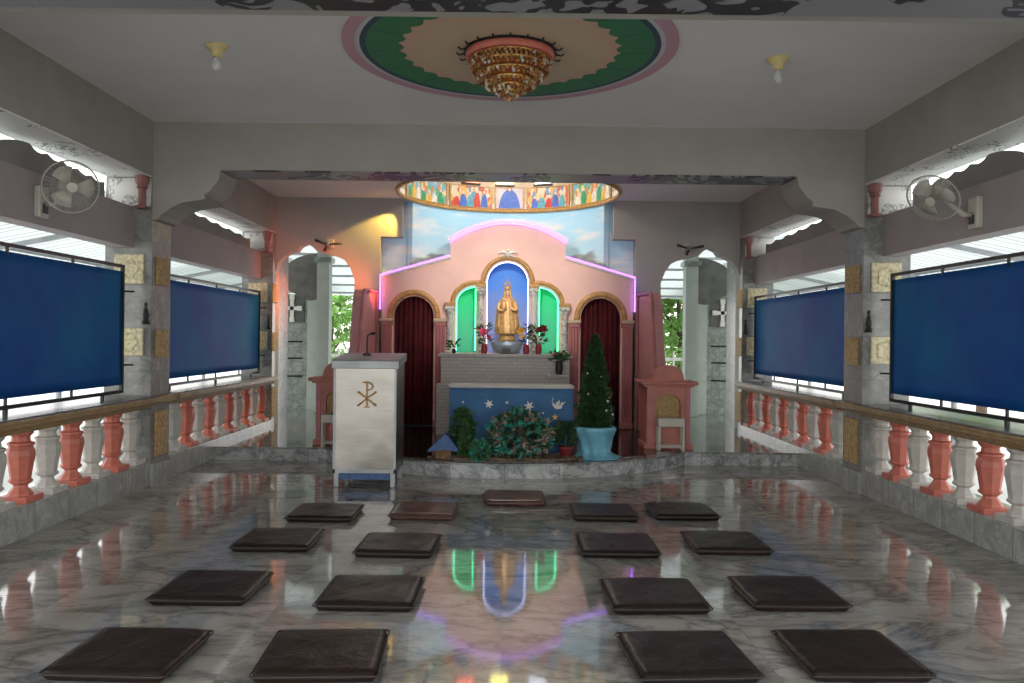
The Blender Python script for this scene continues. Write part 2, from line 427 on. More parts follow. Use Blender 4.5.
# ------------------------------------------------------------------ shell
DC = (0, 10.45); DR = 2.5
darc = [(DC[0]+DR*math.sin(t), DC[1]-DR*math.cos(t)) for t in [math.radians(-53.4+106.8*i/40) for i in range(41)]]
mb = MB(); mb.box(-3.72, 3.72, -1.5, 17, -.12, 0)
struct('floor', mb, 'floor', 'glossy grey veined marble floor of large tiles')
yd = darc[0][1]
mb = MB(); mb.plate([(-3.72, yd), *darc, (3.72, yd), (3.72, 17), (-3.72, 17)], [], 0, DZ-.02, 'XY')
struct('trim_1', mb, 'riser', 'curved marble step riser of the raised altar floor')
mb = MB(); lip = [(x*1.006, y-.015) for x, y in darc]
mb.plate([(-3.72, yd-.015), *lip, (3.72, yd-.015), (3.72, 17), (-3.72, 17)], [], DZ-.02, DZ, 'XY')
struct('floor', mb, 'dais', 'raised greenish grey marble altar floor')
mb = MB(); dk = [(x*.93, DC[1]+(y-DC[1])*.955) for x, y in darc]
mb.plate([*dk, (1.9, 11.5), (-1.9, 11.5)], [], DZ, DZ+.006, 'XY')
struct('floor', mb, 'granite', 'black polished granite area of the raised floor around the altar')

# ceiling with round light well
WC = (0, 10.75); WR = 1.5
hole = [(WC[0]+WR*math.cos(2*PI*i/64), WC[1]+WR*math.sin(2*PI*i/64)) for i in range(64)]
mb = MB(); mb.plate([(-3.7,-1.5),(3.7,-1.5),(3.7,12.9),(-3.7,12.9)], [hole], ZC, ZC+.1, 'XY')
struct('ceiling', mb, 'ceil', 'pale grey painted ceiling')
mb = MB(); c0 = (0, 5.42)
mb.lathe([(1.12, 0), (1.12, .012)], (0,0,0), 96)
o = obj('ceiling_medallion', mb, 'medallion'); o.location = (0, 5.42, ZC-.013)
tag(o, 'round painted ceiling medallion, green ring, beige centre and pink rim above the chandelier', 'medallion')

# longitudinal and transverse beams
for sgn, side in ((-1, 'left'), (1, 'right')):
    a, b = sorted((sgn*W, sgn*(W+.43)))
    mb = MB(); mb.box(a, b, -1.5, 12.3, ZL+.012, ZC)
    struct('trim_2' if sgn < 0 else 'trim_3', mb, 'plaster', f'deep grey plaster beam along the {side} side')
    mb = MB(); mb.box(a+.01, b-.01, -1.5, 12.3, ZL, ZL+.012)
    struct('trim_4' if sgn < 0 else 'trim_5', mb, 'floral', f'white scroll-printed underside of the {side} beam')
    a, b = sorted((sgn*3.44, sgn*3.62))
    mb = MB(); mb.box(a, b, -1.5, 12.3, 2.19, 2.565)
    struct('trim_6' if sgn < 0 else 'trim_7', mb, 'lintel', f'mauve grey lintel along the {side} side')
def bracket(sgn, x_in, ztop, k=1.0):
    """cusped haunch outline from the column outward"""
    pts = [(0, ztop), (.62*k, ztop), (.60*k, ztop-.10), (.52*k, ztop-.20), (.47*k, ztop-.235), (.49*k, ztop-.27), (.42*k, ztop-.285),
           (.36*k, ztop-.29), (.26*k, ztop-.31), (.16*k, ztop-.36), (.08*k, ztop-.42), (.05*k, ztop-.46), (0, ztop-.47)]
    return [(sgn*(x_in-p[0]), p[1]) for p in pts]
for n, (y0, y1) in enumerate(((3.36, 3.79), (YB, 7.80))):
    mb = MB(); mb.box(-W, W, y0, y1, ZB+.012, ZC)
    struct(f'trim_{8+n}', mb, 'plaster', 'grey plaster cross beam ' + ('over the front of the picture' if n == 0 else 'between the two bays'))
    mb = MB(); mb.box(-W, W, y0+.01, y1-.09, ZB, ZB+.012)
    struct(f'trim_{10+n}', mb, 'floralgrey', 'dark scroll-printed underside of the cross beam')
    for sgn in (-1, 1):
        mb = MB(); mb.plate(bracket(sgn, W, ZB+.0125), [], y0-.001, y1)
        struct(f'trim_{12+2*n+(sgn>0)}', mb, 'plaster', 'cusped bracket under the cross beam')
# scalloped arch infills above the lintels, bay by bay
def scallop(y0, y1):
    zt = ZL-.035; z0 = 2.565
    pts = [(y0, z0), (y0+.02, z0+.08)]
    for i in range(1, 9):
        t = i/8*PI/2
        pts.append((y0+.02+.42*(1-math.cos(t)), z0+.08+(zt-z0-.08)*math.sin(t)))
    n = 5; L_ = y1-.15-(y0+.46)
    for i in range(n):
        ya = y0+.46+L_*i/n; yb = y0+.46+L_*(i+1)/n; base = zt-(i+1)*.012
        for j in range(1, 5):
            f = j/5; pts.append((ya+(yb-ya)*f, base-.03*math.sin(f*PI)))
        pts.append((yb, base-.01))
    pts.append((y1-.15, z0)); return pts
k = 18
for sgn in (-1, 1):
    for (y0, y1) in ((3.95, 5.3), (5.50, 7.2), (8.55, 11.2)):
        mb = MB(); x = sgn*3.56; mb.plate(scallop(y0, y1), [], min(x, x+sgn*.05), max(x, x+sgn*.05), 'YZ')
        struct(f'trim_{k}', mb, 'vault', 'grey scalloped arch panel between lintel and beam'); k += 1

for sgn in (-1, 1):
    a, b = sorted((sgn*3.80, sgn*3.85)); mb = MB(); mb.box(a, b, 3.8, 5.9, 2.57, ZC)
    struct('wall_outer_left' if sgn < 0 else 'wall_outer_right', mb, 'tan', 'tan wall behind the scalloped arch')

# rear wall with stepped apse opening and two side doorways
def cusp(sgn):
    q = [(3.27, 2.30), (3.24, 2.42), (3.16, 2.52), (3.05, 2.58), (2.98, 2.59), (2.93, 2.66), (2.84, 2.70), (2.76, 2.66), (2.70, 2.60),
         (2.55, 2.555), (2.42, 2.53), (2.30, 2.47), (2.22, 2.36), (2.16, 2.20), (2.16, 0.0)]
    return [(sgn*a, b) for a, b in q]
lft = [(-3.7, ZC), (-3.7, 0), (-3.27, 0)] + cusp(-1)
out = lft + [(-1.80, 0), (-1.80, 2.81), (-1.49, 2.81), (-1.49, ZC)]
for sgn, nm in ((-1, 'wall_back_left'), (1, 'wall_back_right')):
    mb = MB(); mb.plate([(p[0]*(-sgn), p[1]) for p in out], [], YW, YW+.18)
    struct(nm, mb, 'wallback', 'grey rear wall beside the altar apse')
# apse painted with sky + drum
mb = MB(); n = 48; vs0 = []; vs1 = []
a0 = math.asin((YW+.1-WC[1])/WR)
angs = [a0 + (PI-2*a0)*i/n for i in range(n+1)]
ol = [(WR*math.cos(a), WC[1]+WR*math.sin(a)) for a in angs]; il = [((WR+.08)*math.cos(a), WC[1]+(WR+.08)*math.sin(a)) for a in angs]
mb.plate(ol + il[::-1], [], DZ, ZC, 'XY')
for sgn in (-1, 1):
    a, b = sorted((sgn*1.37, sgn*1.86)); mb.box(a, b, YW+.185, YW+.25, DZ, ZC)
struct('wall_apse', mb, 'sky', 'curved apse wall painted as blue sky with clouds')
mb = MB(); ring = [(WC[0]+(WR+.07)*math.cos(2*PI*i/64), WC[1]+(WR+.07)*math.sin(2*PI*i/64)) for i in range(64)]
mb.plate(ring, [hole], ZC+.1, 4.30, 'XY'); mb.plate(ring, [], 4.30, 4.36, 'XY')
struct('wall_drum', mb, 'cream', 'round drum above the apse')
mb = MB(); rin = [(WC[0]+(WR-.02)*math.cos(2*PI*i/64), WC[1]+(WR-.02)*math.sin(2*PI*i/64), ZC-.012) for i in range(64)]
mb.tube(rin, .028, 8, closed=True)
struct('trim_22', mb, 'gold', 'ochre rim round the opening of the drum')
# painted panels inside the drum (curved)
def curvepatch(mb, a0, a1, z0, z1, r, seg=8, t=.012):
    o_ = [(WC[0]+r*math.sin(a0+(a1-a0)*i/seg), WC[1]+r*math.cos(a0+(a1-a0)*i/seg)) for i in range(seg+1)]
    i_ = [(WC[0]+(r-t)*math.sin(a0+(a1-a0)*i/seg), WC[1]+(r-t)*math.cos(a0+(a1-a0)*i/seg)) for i in range(seg+1)]
    mb.plate(o_+i_[::-1], [], z0, z1, 'XY')
def onwall(u, z, r): return (WC[0]+r*math.sin(u), WC[1]+r*math.cos(u), z)
def figure(mb, u, z0, h, r, wr):
    # painted robe (wide hem) + head, laid on the curved panel
    pr = [(-.5,0),(-.42,.35),(-.30,.62),(-.14,.78),(.14,.78),(.30,.62),(.42,.35),(.5,0)]
    vs = [mb.bm.verts.new(onwall(u+p[0]*wr/1.5, z0+p[1]*h, r)) for p in pr]
    mb._tag([mb.bm.faces.new(vs)])
def head(mb, u, z, rad, r):
    vs = [mb.bm.verts.new(onwall(u+rad*math.cos(t)/1.5*.8, z+rad*math.sin(t), r)) for t in [2*PI*i/12 for i in range(12)]]
    mb._tag([mb.bm.faces.new(vs)])
COLS = {}
for nm, c in (('robe_blue', (.06,.16,.60)), ('robe_red', (.60,.06,.05)), ('robe_green', (.05,.35,.16)), ('robe_gold', (.80,.50,.10)), ('robe_white', (.80,.76,.70)), ('robe_teal', (.10,.40,.50))):
    M[nm] = simple(nm, c, .5, var=.2, sc_=20)
pan = [(-1.30, -.66, 'crowd2', 'painted panel of standing robed figures, far left of the drum frieze'),
       (-.64, -.165, 'crowd1', 'painted panel of robed figures in green, red and blue, left of the central portrait panel'),
       (-.145, .165, 'halo', 'painted central panel of a woman in a blue mantle, middle of the drum frieze'),
       (.185, .66, 'crowd1', 'painted panel of a crowd in red and gold, right of the central portrait panel'),
       (.68, 1.30, 'crowd2', 'painted panel of a crowd under a tree, far right of the drum frieze')]
rc = ['robe_green', 'robe_red', 'robe_gold', 'robe_blue', 'robe_white', 'robe_teal']
PH = .22
for i, (a0_, a1_, mm, lab) in enumerate(pan):
    t = thing('painted_panel', lab, 'painting', onwall((a0_+a1_)/2, ZC+.02, WR-.03))
    mb = MB(); curvepatch(mb, a0_, a1_, ZC+.02, ZC+.02+PH*1.5, WR-.003); obj('canvas', mb, mm, t)
    mb = MB()
    curvepatch(mb, a0_, a0_+.018, ZC+.02, ZC+.02+PH*1.5, WR-.015); curvepatch(mb, a1_-.018, a1_, ZC+.02, ZC+.02+PH*1.5, WR-.015); curvepatch(mb, a0_, a1_, ZC+.02, ZC+.032, WR-.015); curvepatch(mb, a0_, a1_, ZC+.02+PH*1.5-.012, ZC+.02+PH*1.5, WR-.015)
    obj('frame', mb, 'gold', t)
    if i == 2:
        u = .01
        mb = MB(); figure(mb, u, ZC+.03, .36, WR-.019, .34); obj('painted_mantle', mb, 'robe_blue', t)
        mb = MB(); figure(mb, u, ZC+.03, .33, WR-.0195, .13); obj('painted_gown', mb, 'robe_gold', t)
        mb = MB(); head(mb, u, ZC+.325, .045, WR-.0205); obj('painted_hair', mb, 'hair', t)
        mb = MB(); head(mb, u, ZC+.322, .030, WR-.021); obj('painted_face', mb, 'skin', t)
    else:
        nf = int((a1_-a0_)/.085)
        for j in range(nf):
            u = a0_+.05+(a1_-a0_-.1)*(j+.5)/nf; hh = .17+.11*random.random()
            f_ = None
            mb = MB(); figure(mb, u, ZC+.03, hh, WR-.017-.0004*j, .11+.03*random.random()); obj('painted_figure', mb, rc[(j*2+i) % 6], t)
            mb = MB(); head(mb, u, ZC+.03+hh*.88, .022, WR-.024); obj('painted_head', mb, 'skin', t)
for (u, mm, nm) in ((-.40, 'lampred', 'red'), (-.04, 'lampyellow', 'yellow'), (.36, 'lampwhite', 'white')):
    t = thing('light_panel', f'square {nm} glowing light inside the drum above the painted panels', 'light', onwall(u, 3.74, WR-.03))
    mb = MB(); curvepatch(mb, u-.085, u+.085, 3.74, 3.95, WR-.003, 4, .03); obj('lit_glass', mb, mm, t)
    mb = MB(); curvepatch(mb, u-.10, u+.10, 3.72, 3.74, WR-.003, 4, .05); curvepatch(mb, u-.10, u+.10, 3.95, 3.97, WR-.003, 4, .05); obj('housing', mb, 'black', t)

# ------------------------------------------------------------------ columns
def column(sgn, y0, y1, side, where, zlow):
    x0, x1 = sorted((sgn*3.27, sgn*3.70))
    t = thing('column', f'grey marble column on the {side} side {where}, with carved plaques', 'column', ((x0+x1)/2, (y0+y1)/2, zlow))
    mb = MB(); mb.box(x0, x1, y0, y1, zlow, ZL); obj('shaft', mb, 'column', t)
    mb = MB(); mb.box(x0+.03, x1-.01, y0-.012, y0, 2.57, ZL-.01); o = obj('printed_panel', mb, 'floralpale', t)
    # pink capital on the inner front corner above the lintel
    xc = sgn*3.335; mb = MB()
    mb.lathe([(.034,0),(.034,.15),(.05,.165),(.042,.18),(.058,.21),(.062,.25),(.062,.27)], (xc, y0-.07, 2.565), 8, PI/8)
    mb.box(xc-.045, xc+.045, y0-.115, y0-.012, 2.54, 2.566)
    o = obj('capital', mb, 'capital', t); o['label'] = 'small dusky red capital'
    # inner face plaques
    ym = (y0+y1)/2; hw = .13
    for zz0, zz1 in ((1.86, 2.12), (1.18, 1.44), (.26, .68)):
        if zz0 < zlow: continue
        mb = MB(); xa, xb = sorted((sgn*3.27, sgn*3.245)); mb.box(xa, xb, ym-hw, ym+hw, zz0, zz1, .008)
        o = obj('plaque', mb, 'plaque', t); o['label'] = 'ochre carved plaque'
    for zz0, zz1 in ((1.86, 2.13), (1.20, 1.45)):
        mb = MB(); xa, xb = sorted((sgn*3.335, sgn*3.61)); mb.box(xa, xb, y0-.025, y0, zz0, zz1, .008)
        mb.lathe([(.085,0),(.085,.012),(.06,.012),(.05,.02)], (0,0,0), 16) if False else None
        o = obj('plaque', mb, 'plaque2', t); o['label'] = 'cream carved plaque'
        mb = MB(); cxp = (xa+xb)/2; czp = (zz0+zz1)/2
        pts = [(cxp+.08*math.cos(2*PI*i/20)*(1+.15*math.cos(10*PI*i/20)), y0-.028, czp+.08*math.sin(2*PI*i/20)*(1+.15*math.cos(10*PI*i/20))) for i in range(20)]
        mb.tube(pts, .008, 6, closed=True); q = obj('carving', mb, 'plaque2', None); q.parent = o
        q.location = (0,0,0)
        q.data.transform(Matrix.Translation(-t.location))
    return t
for sgn, side in ((-1, 'left'), (1, 'right')):
    column(sgn, YB, YB+.41, side, 'between the two bays', 0)
    column(sgn, YW-.14, YW+.0-.005, side, 'at the rear wall', 0)
    x0, x1 = sorted((sgn*3.275, sgn*3.70))
    mb = MB(); mb.box(x0, x1, YW+.185, 11.95, 0, ZL); struct('wall_jamb_'+side, mb, 'column', 'jamb of the rear doorway')
    # column in front of frame edge (nearest bay end)
    t = thing('column', f'grey marble column on the {side} side at the near end of the bay', 'column', (sgn*3.48, 3.6, 0))
    mb = MB(); mb.box(x0, x1, 3.38, 3.79, 0, ZL); obj('shaft', mb, 'column', t)

for sgn, side in ((-1, 'left'), (1, 'right')):
    for yy, w_ in ((YB, 'middle'), (YW-.14, 'rear')):
        t = thing('wall_figurine', f'tiny dark figurine fixed to the front of the {w_} {side} column', 'figurine', (sgn*3.31, yy-.028, 1.54))
        x = sgn*3.305
        mb = MB(); mb.lathe([(.03,0),(.033,.02),(.022,.03),(.026,.07),(.018,.13),(.008,.145),(.015,.16),(.014,.18),(.004,.19)], (x, yy-.036, 1.50), 10); obj('body', mb, 'black', t, True)
        mb = MB(); mb.box(x-.03, x+.03, yy-.04, yy, 1.487, 1.50); obj('bracket', mb, 'black', t)

# ------------------------------------------------------------------ balustrades
def bal_mesh(m):
    mb = MB()
    K = .88
    mb.box(-.105, .105, -.105, .105, 0, .045, .006)
    prof = [(.095,.045),(.09,.06),(.055,.10),(.052,.115),(.085,.135),(.088,.15),(.075,.16),(.088,.24),(.105,.32),(.100,.36),(.085,.385),(.098,.395),(.098,.41),(.07,.42),(.065,.45),(.09,.475),(.09,.495)]
    mb.lathe([(a*K, b) for a, b in prof], (0,0,0), 8, PI/8)
    mb.box(-.088, .088, -.088, .088, .490, .505)
    return obj('baluster', mb, m, None)
proto = {'salmon': bal_mesh('salmon'), 'white': bal_mesh('whitebal')}
def balustrade(sgn, y0, y1, zk, ys, side, where):
    xo = sgn*3.48
    t = thing('balustrade', f'balustrade of alternating salmon and white balusters, {side} side, {where}', 'balustrade', (xo, (y0+y1)/2, 0))
    xa, xb = sorted((sgn*3.265, sgn*3.68))
    mb = MB(); mb.box(xa, xb, y0, y1, 0, .225, .006); o = obj('kerb', mb, 'kerb', t); o['label'] = 'pale marble kerb'
    xa, xb = sorted((sgn*3.20, sgn*3.72))
    mb = MB(); mb.box(xa, xb, y0, y1, .80, .835, .004); o = obj('rail_top', mb, 'rail', t); o['label'] = 'dark polished rail top'
    # moulded edge
    mb = MB()
    pr = [(3.17,.80),(3.165,.785),(3.18,.775),(3.20,.77),(3.205,.755),(3.23,.745),(3.24,.725),(3.69,.725),(3.69,.80)]
    mb.plate([(sgn*a, b) for a, b in pr], [], y0, y1); mb.box(*sorted((sgn*3.155, sgn*3.20)), y0, y1, .80, .825, .006)
    o = obj('rail_moulding', mb, 'railedge', t); o['label'] = 'ochre brown moulded rail edge'
    for y, c in ys:
        b = proto[c].copy(); COL.objects.link(b); b.parent = t
        b.location = (sgn*3.385-xo, y-(y0+y1)/2, .223); b['label'] = f'{c} baluster'
    return t
near = []; c = 'white'; y = 7.20
while y > 3.95: near.append((y, c)); c = 'salmon' if c == 'white' else 'white'; y -= .323
far = []; c = 'salmon'; y = 10.98
while y > 7.95: far.append((y, c)); c = 'salmon' if c == 'white' else 'white'; y -= .316
for sgn, side in ((-1, 'left'), (1, 'right')):
    balustrade(sgn, 3.79, YB, .0, near, side, 'nearer bay')
    balustrade(sgn, YB+.41, YW-.14, .0, far, side, 'far bay')
for p_ in proto.values(): bpy.data.objects.remove(p_)
# rail return around the middle column (belongs to the column line)
for sgn, side in ((-1, 'left'), (1, 'right')):
    mb = MB(); xa, xb = sorted((sgn*3.18, sgn*3.269)); mb.box(xa, xb, YB-.0, YB+.41, .765, .83, .01)
    struct('trim_23' if sgn < 0 else 'trim_24', mb, 'railedge', 'ochre moulding wrapping the middle column')
    mb = MB(); xa, xb = sorted((sgn*3.235, sgn*3.269)); mb.box(xa, xb, YB, YB+.41, 0, .2)
    struct('baseboard_'+side, mb, 'kerb', 'marble base of the middle column')

# ------------------------------------------------------------------ blue shades
def shade(sgn, y0, y1, side, where):
    x = sgn*3.435
    t = thing('sunshade_screen', f'blue tarpaulin screen in a black steel frame, {side} side, {where}', 'screen', (x, (y0+y1)/2, .84))
    zb, zt = .885, 2.0
    mb = MB(); r = .014
    mb.box(x-r, x+r, y0, y1, zt-r, zt+r); mb.box(x-r, x+r, y0, y1, zb-r, zb+r)
    mb.box(x-r, x+r, y0, y0+2*r, zb, zt); mb.box(x-r, x+r, y1-2*r, y1, zb, zt)
    obj('frame', mb, 'black', t)
    n = 4
    for i in range(1, n):
        yy = y0+(y1-y0)*i/n
        for za, zb_ in ((zt-.075, zt), (zb, zb+.075)):
            mb = MB(); mb.box(x-.008, x+.008, yy-.009, yy+.009, za, zb_); obj('frame_strut', mb, 'black', t)
    # cloth: gently rippled sheet
    mb = MB(); nu, nv = 60, 12; gr = []
    for i in range(nu+1):
        row = []
        for j in range(nv+1):
            yy = y0+.03+(y1-y0-.06)*i/nu; zz = .945+(1.955-.945)*j/nv
            row.append(mb.bm.verts.new((x+sgn*.004*math.sin(yy*5+zz*2), yy, zz)))
        gr.append(row)
    for i in range(nu):
        for j in range(nv): mb.bm.faces.new((gr[i][j], gr[i+1][j], gr[i+1][j+1], gr[i][j+1]))
    o = obj('tarpaulin', mb, 'blind', t, True); md = o.modifiers.new('s', 'SOLIDIFY'); md.thickness = .004
    for zz in (1.12, 1.78):
        mb = MB(); mb.tube([(x, y1-.01, zz), (sgn*3.40, y1+.04, zz), (sgn*3.36, y1+.05, zz)], .009, 6); obj('tie_rod', mb, 'black', t)
    for yy in (y0+.35, (y0+y1)/2, y1-.35):
        mb = MB(); mb.box(x-.012, x+.012, yy-.012, yy+.012, .835, .875); obj('foot', mb, 'black', t)
for sgn, side in ((-1, 'left'), (1, 'right')):
    shade(sgn, 3.82, 7.15, side, 'nearer bay')
    shade(sgn, 7.80, 11.09, side, 'far bay')

# ------------------------------------------------------------------ retable
RY = 11.12; RB = YW-.01
rt = thing('altar_retable', 'pink altar screen with arched niches, curtained doorways and purple neon edges', 'altar screen', (0, 11.2, DZ+.006))
def archhole(cx, hw, z0, zs, rz=None, n=20):
    rz = rz or hw
    return [(cx-hw, z0)] + arc(cx, zs, hw, rz, 180, 0, n) + [(cx+hw, z0)]
ztop = [(x, 2.99-.27*(abs(x)/.80)**2) for x in [-.80+1.6*i/24 for i in range(25)]]
outer = [(-1.745, DZ+.006), (-1.745, 2.215), (-.80, 2.50)] + ztop + [(.80, 2.50), (1.745, 2.215), (1.745, DZ+.006),
        (1.58, DZ+.006)] + arc(1.30, 1.69, .28, .28, 0, 180, 18) + [(1.02, DZ+.006), (-1.02, DZ+.006)] + arc(-1.30, 1.69, .28, .28, 0, 180, 18) + [(-1.58, DZ+.006)]
gq = lambda s: [(s*.72, 1.19), (s*.72, 1.88)] + [(s*(.43+.29*math.cos(t)), 1.88+.24*math.sin(t)) for t in [PI/2*i/10 for i in range(1, 11)]] + [(s*.43, 1.19)]
holes = [archhole(0, .30, 1.19, 2.17), gq(-1), gq(1)]
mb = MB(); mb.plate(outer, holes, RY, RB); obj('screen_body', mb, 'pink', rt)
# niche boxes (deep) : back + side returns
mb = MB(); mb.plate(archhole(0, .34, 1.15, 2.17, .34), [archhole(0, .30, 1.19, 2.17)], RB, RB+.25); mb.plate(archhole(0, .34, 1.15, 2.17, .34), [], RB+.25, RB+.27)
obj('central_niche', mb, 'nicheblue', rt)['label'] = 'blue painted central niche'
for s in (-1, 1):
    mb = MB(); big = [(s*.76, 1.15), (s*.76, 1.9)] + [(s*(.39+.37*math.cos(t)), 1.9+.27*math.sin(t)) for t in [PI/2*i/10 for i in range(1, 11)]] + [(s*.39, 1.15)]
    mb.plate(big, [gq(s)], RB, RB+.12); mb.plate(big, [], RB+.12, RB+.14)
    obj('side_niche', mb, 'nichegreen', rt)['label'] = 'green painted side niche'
# mouldings
def mould(pts, r, m, name='moulding', lab=None, y=RY):
    mb = MB(); mb.tube([(p[0], y, p[1]) for p in pts], r, 8)
    o = obj(name, mb, m, rt, True)
    if lab: o['label'] = lab
mould([(-.345, 2.14)] + arc(0, 2.17, .345, .345, 180, 0, 24) + [(.345, 2.14)], .034, 'gold', 'arch_moulding', 'ochre moulding over the central niche')
for s in (-1, 1):
    mould([(s*.77, 1.84)] + [(s*(.43+.335*math.cos(t)), 1.88+.29*math.sin(t)) for t in [PI/2*i/12 for i in range(13)]] + [(s*.34, 2.175)], .032, 'gold', 'arch_moulding', 'ochre moulding over a green niche')
    mould([(s*1.30+dx, z) for dx, z in [(-.33, 1.66)] + arc(0, 1.69, .33, .33, 180, 0, 22) + [(.33, 1.66)]], .042, 'gold', 'arch_moulding', 'ochre moulding over a curtained doorway')
mb = MB(); mb.tube([(p[0], RY-.03, p[1]+.02) for p in [(q[0]*1.02, q[1]) for q in ztop]], .03, 6); obj('cornice', mb, 'white', rt)
for s in (-1, 1):
    mb = MB(); mb.tube([(s*.80, RY-.03, 2.52), (s*1.76, RY-.03, 2.235)], .03, 6); obj('cornice', mb, 'white', rt)
# neon strips
mb = MB(); mb.tube([(q[0]*1.03, RY-.065, q[1]+.045) for q in ztop], .010, 6); obj('neon_strip', mb, 'pinkneon', rt)['label'] = 'violet neon strip along the arched top'
mb = MB(); mb.tube([(q[0]*1.01, RY-.065, q[1]-.015) for q in ztop], .007, 6); obj('neon_strip', mb, 'pinkneon', rt)['label'] = 'violet neon strip below the arched top'
for s in (-1, 1):
    mb = MB(); mb.tube([(s*.81, RY-.065, 2.535), (s*1.765, RY-.065, 2.255)], .010, 6); obj('neon_strip', mb, 'purpleneon', rt)['label'] = 'purple neon strip along a sloping side top'
    mb = MB(); mb.tube([(s*1.765, RY-.03, 2.25), (s*1.765, RY-.03, 1.78)], .012, 6); obj('neon_strip', mb, 'purpleneon', rt)['label'] = 'upright purple neon strip'
mb = MB(); mb.tube([(p[0], RY+.03, p[1]) for p in [(-.285, 1.22)] + arc(0, 2.17, .285, .285, 180, 0, 24) + [(.285, 1.22)]], .006, 6); obj('neon_strip', mb, 'whiteneon', rt)['label'] = 'white neon outline of the central niche'
for s in (-1, 1):
    mb = MB(); mb.tube([(s*.705, RY+.03, 1.22), (s*.705, RY+.03, 1.88)] + [(s*(.43+.275*math.cos(t)), RY+.03, 1.88+.225*math.sin(t)) for t in [PI/2*i/10 for i in range(1, 11)]], .006, 6)
    mb.tube([(s*.445, RY+.03, 1.22), (s*.445, RY+.03, 2.08)], .006, 6)
    obj('neon_strip', mb, 'tealneon', rt)['label'] = 'green neon outline of a side niche'
# pilasters beside niches
for s in (-1, 1):
    for x, zt in ((.365, 2.06), (.79, 1.80)):
        mb = MB(); mb.lathe([(.062,0),(.062,.04),(.048,.06),(.045,zt-1.19-.09),(.06,zt-1.19-.06),(.06,zt-1.19)], (s*x, RY-.05, 1.195), 14)
        mb.box(s*x-.07, s*x+.07, RY-.12, RY, zt-.02, zt+.06, .01); mb.box(s*x-.065, s*x+.065, RY-.12, RY, 1.19, 1.235, .006)
        obj('niche_pillar', mb, 'floralpale', rt, False)['label'] = 'small grey patterned pillar'
        mb = MB(); mb.box(s*x-.075, s*x+.075, RY-.125, RY-.005, zt+.03, zt+.085, .01); obj('pillar_cap', mb, 'gold', rt)
    for x in (.925, 1.665):
        mb = MB()
        mb.box(s*x-.085, s*x+.085, RY-.09, RY-.001, DZ+.006, DZ+.10, .008); mb.box(s*x-.065, s*x+.065, RY-.065, RY-.001, DZ+.09, 1.62)
        for dx in (-.04, 0, .04): mb.tube([(s*x+dx, RY-.066, DZ+.16), (s*x+dx, RY-.066, 1.58)], .012, 6)
        mb.box(s*x-.08, s*x+.08, RY-.085, RY-.001, 1.56, 1.61, .008)
        obj('doorway_pillar', mb, 'pinkdark', rt)['label'] = 'dusky red fluted pillar'
        mb = MB(); mb.box(s*x-.095, s*x+.095, RY-.10, RY-.001, 1.61, 1.66, .012); obj('pillar_cap', mb, 'cream', rt)
    # curtain
    mb = MB(); n = 60; top, bot = [], []
    for i in range(n+1):
        u = -.31+.62*i/n; yy = RY+.12+.028*math.sin(i*.95)+.008*math.sin(i*2.3)
        top.append(mb.bm.verts.new((s*1.30+u, yy, 2.02))); bot.append(mb.bm.verts.new((s*1.30+u*1.0, yy+.01*math.sin(i*.5), DZ+.02)))
    for i in range(n): mb.bm.faces.new((top[i], top[i+1], bot[i+1], bot[i]))
    o = obj('curtain', mb, 'curtainm', rt, True); o['label'] = 'dark red pleated curtain'
    md = o.modifiers.new('s', 'SOLIDIFY'); md.thickness = .006
# white dove/cross ornament on the niche arch
mb = MB(); z = 2.56
mb.sph((0, RY-.05, z), .035, (.8,.6,1.3)); mb.sph((0, RY-.055, z+.05), .02)
for s in (-1, 1):
    mb.tube([(0, RY-.05, z), (s*.06, RY-.055, z+.03), (s*.14, RY-.05, z+.005)], .022, 6, taper=[1, .9, .3])
    mb.tube([(0, RY-.05, z-.01), (s*.05, RY-.055, z-.02), (s*.10, RY-.05, z-.045)], .016, 6, taper=[1, .9, .3])
obj('dove_ornament', mb, 'white', rt, True)['label'] = 'white winged ornament above the central niche'

# rose side screens with swooping edge
for s, side in ((-1, 'left'), (1, 'right')):
    x0, x1 = sorted((s*1.82, s*1.94))
    t = thing('side_screen_wall', f'rose pink swooping side wall between altar screen and {side} offertory cabinet', 'screen wall', (s*1.88, 10.5, DZ))
    pr = [(11.20, DZ), (11.20, 2.02), (10.15, 1.99), (10.05, 1.90), (9.98, 1.7), (9.92, 1.5), (9.86, 1.3), (9.78, 1.12), (9.70, 1.0), (9.66, .96), (9.66, DZ)]
    mb = MB(); mb.plate(pr, [], x0, x1, 'YZ'); obj('panel', mb, 'mauvewall', t)
    mb = MB(); mb.tube([(s*1.815, p[0], p[1]) for p in pr[1:10]], .022, 6); mb.tube([(s*1.80, 11.05, DZ), (s*1.80, 11.05, 2.0)], .02, 6)
    obj('edge_moulding', mb, 'pinkdark', t)['label'] = 'dusky red edge moulding'

# back altar (brick tiled) ------------------------------------------------
ba = thing('rear_altar', 'white brick-tiled rear altar block below the statue niche', 'altar', (0, 10.8, DZ))
mb = MB(); mb.box(-.86, .82, 10.45, RY-.13, DZ+.007, 1.15); obj('body', mb, 'brick', ba)
mb = MB(); mb.box(-.90, .86, 10.40, RY-.125, 1.15, 1.19, .006); obj('ledge', mb, 'brick', ba)['label'] = 'pale stone ledge'
mb = MB(); mb.box(-.90, -.10, 10.26, 10.45, DZ+.007, .80); mb.box(-.10, .82, 10.26, 10.45, DZ+.007, .80); obj('step', mb, 'brick', ba)
mb = MB(); mb.box(.52, .80, 10.28, 10.45, .90, .935, .004); obj('bracket_shelf', mb, 'brick', ba)

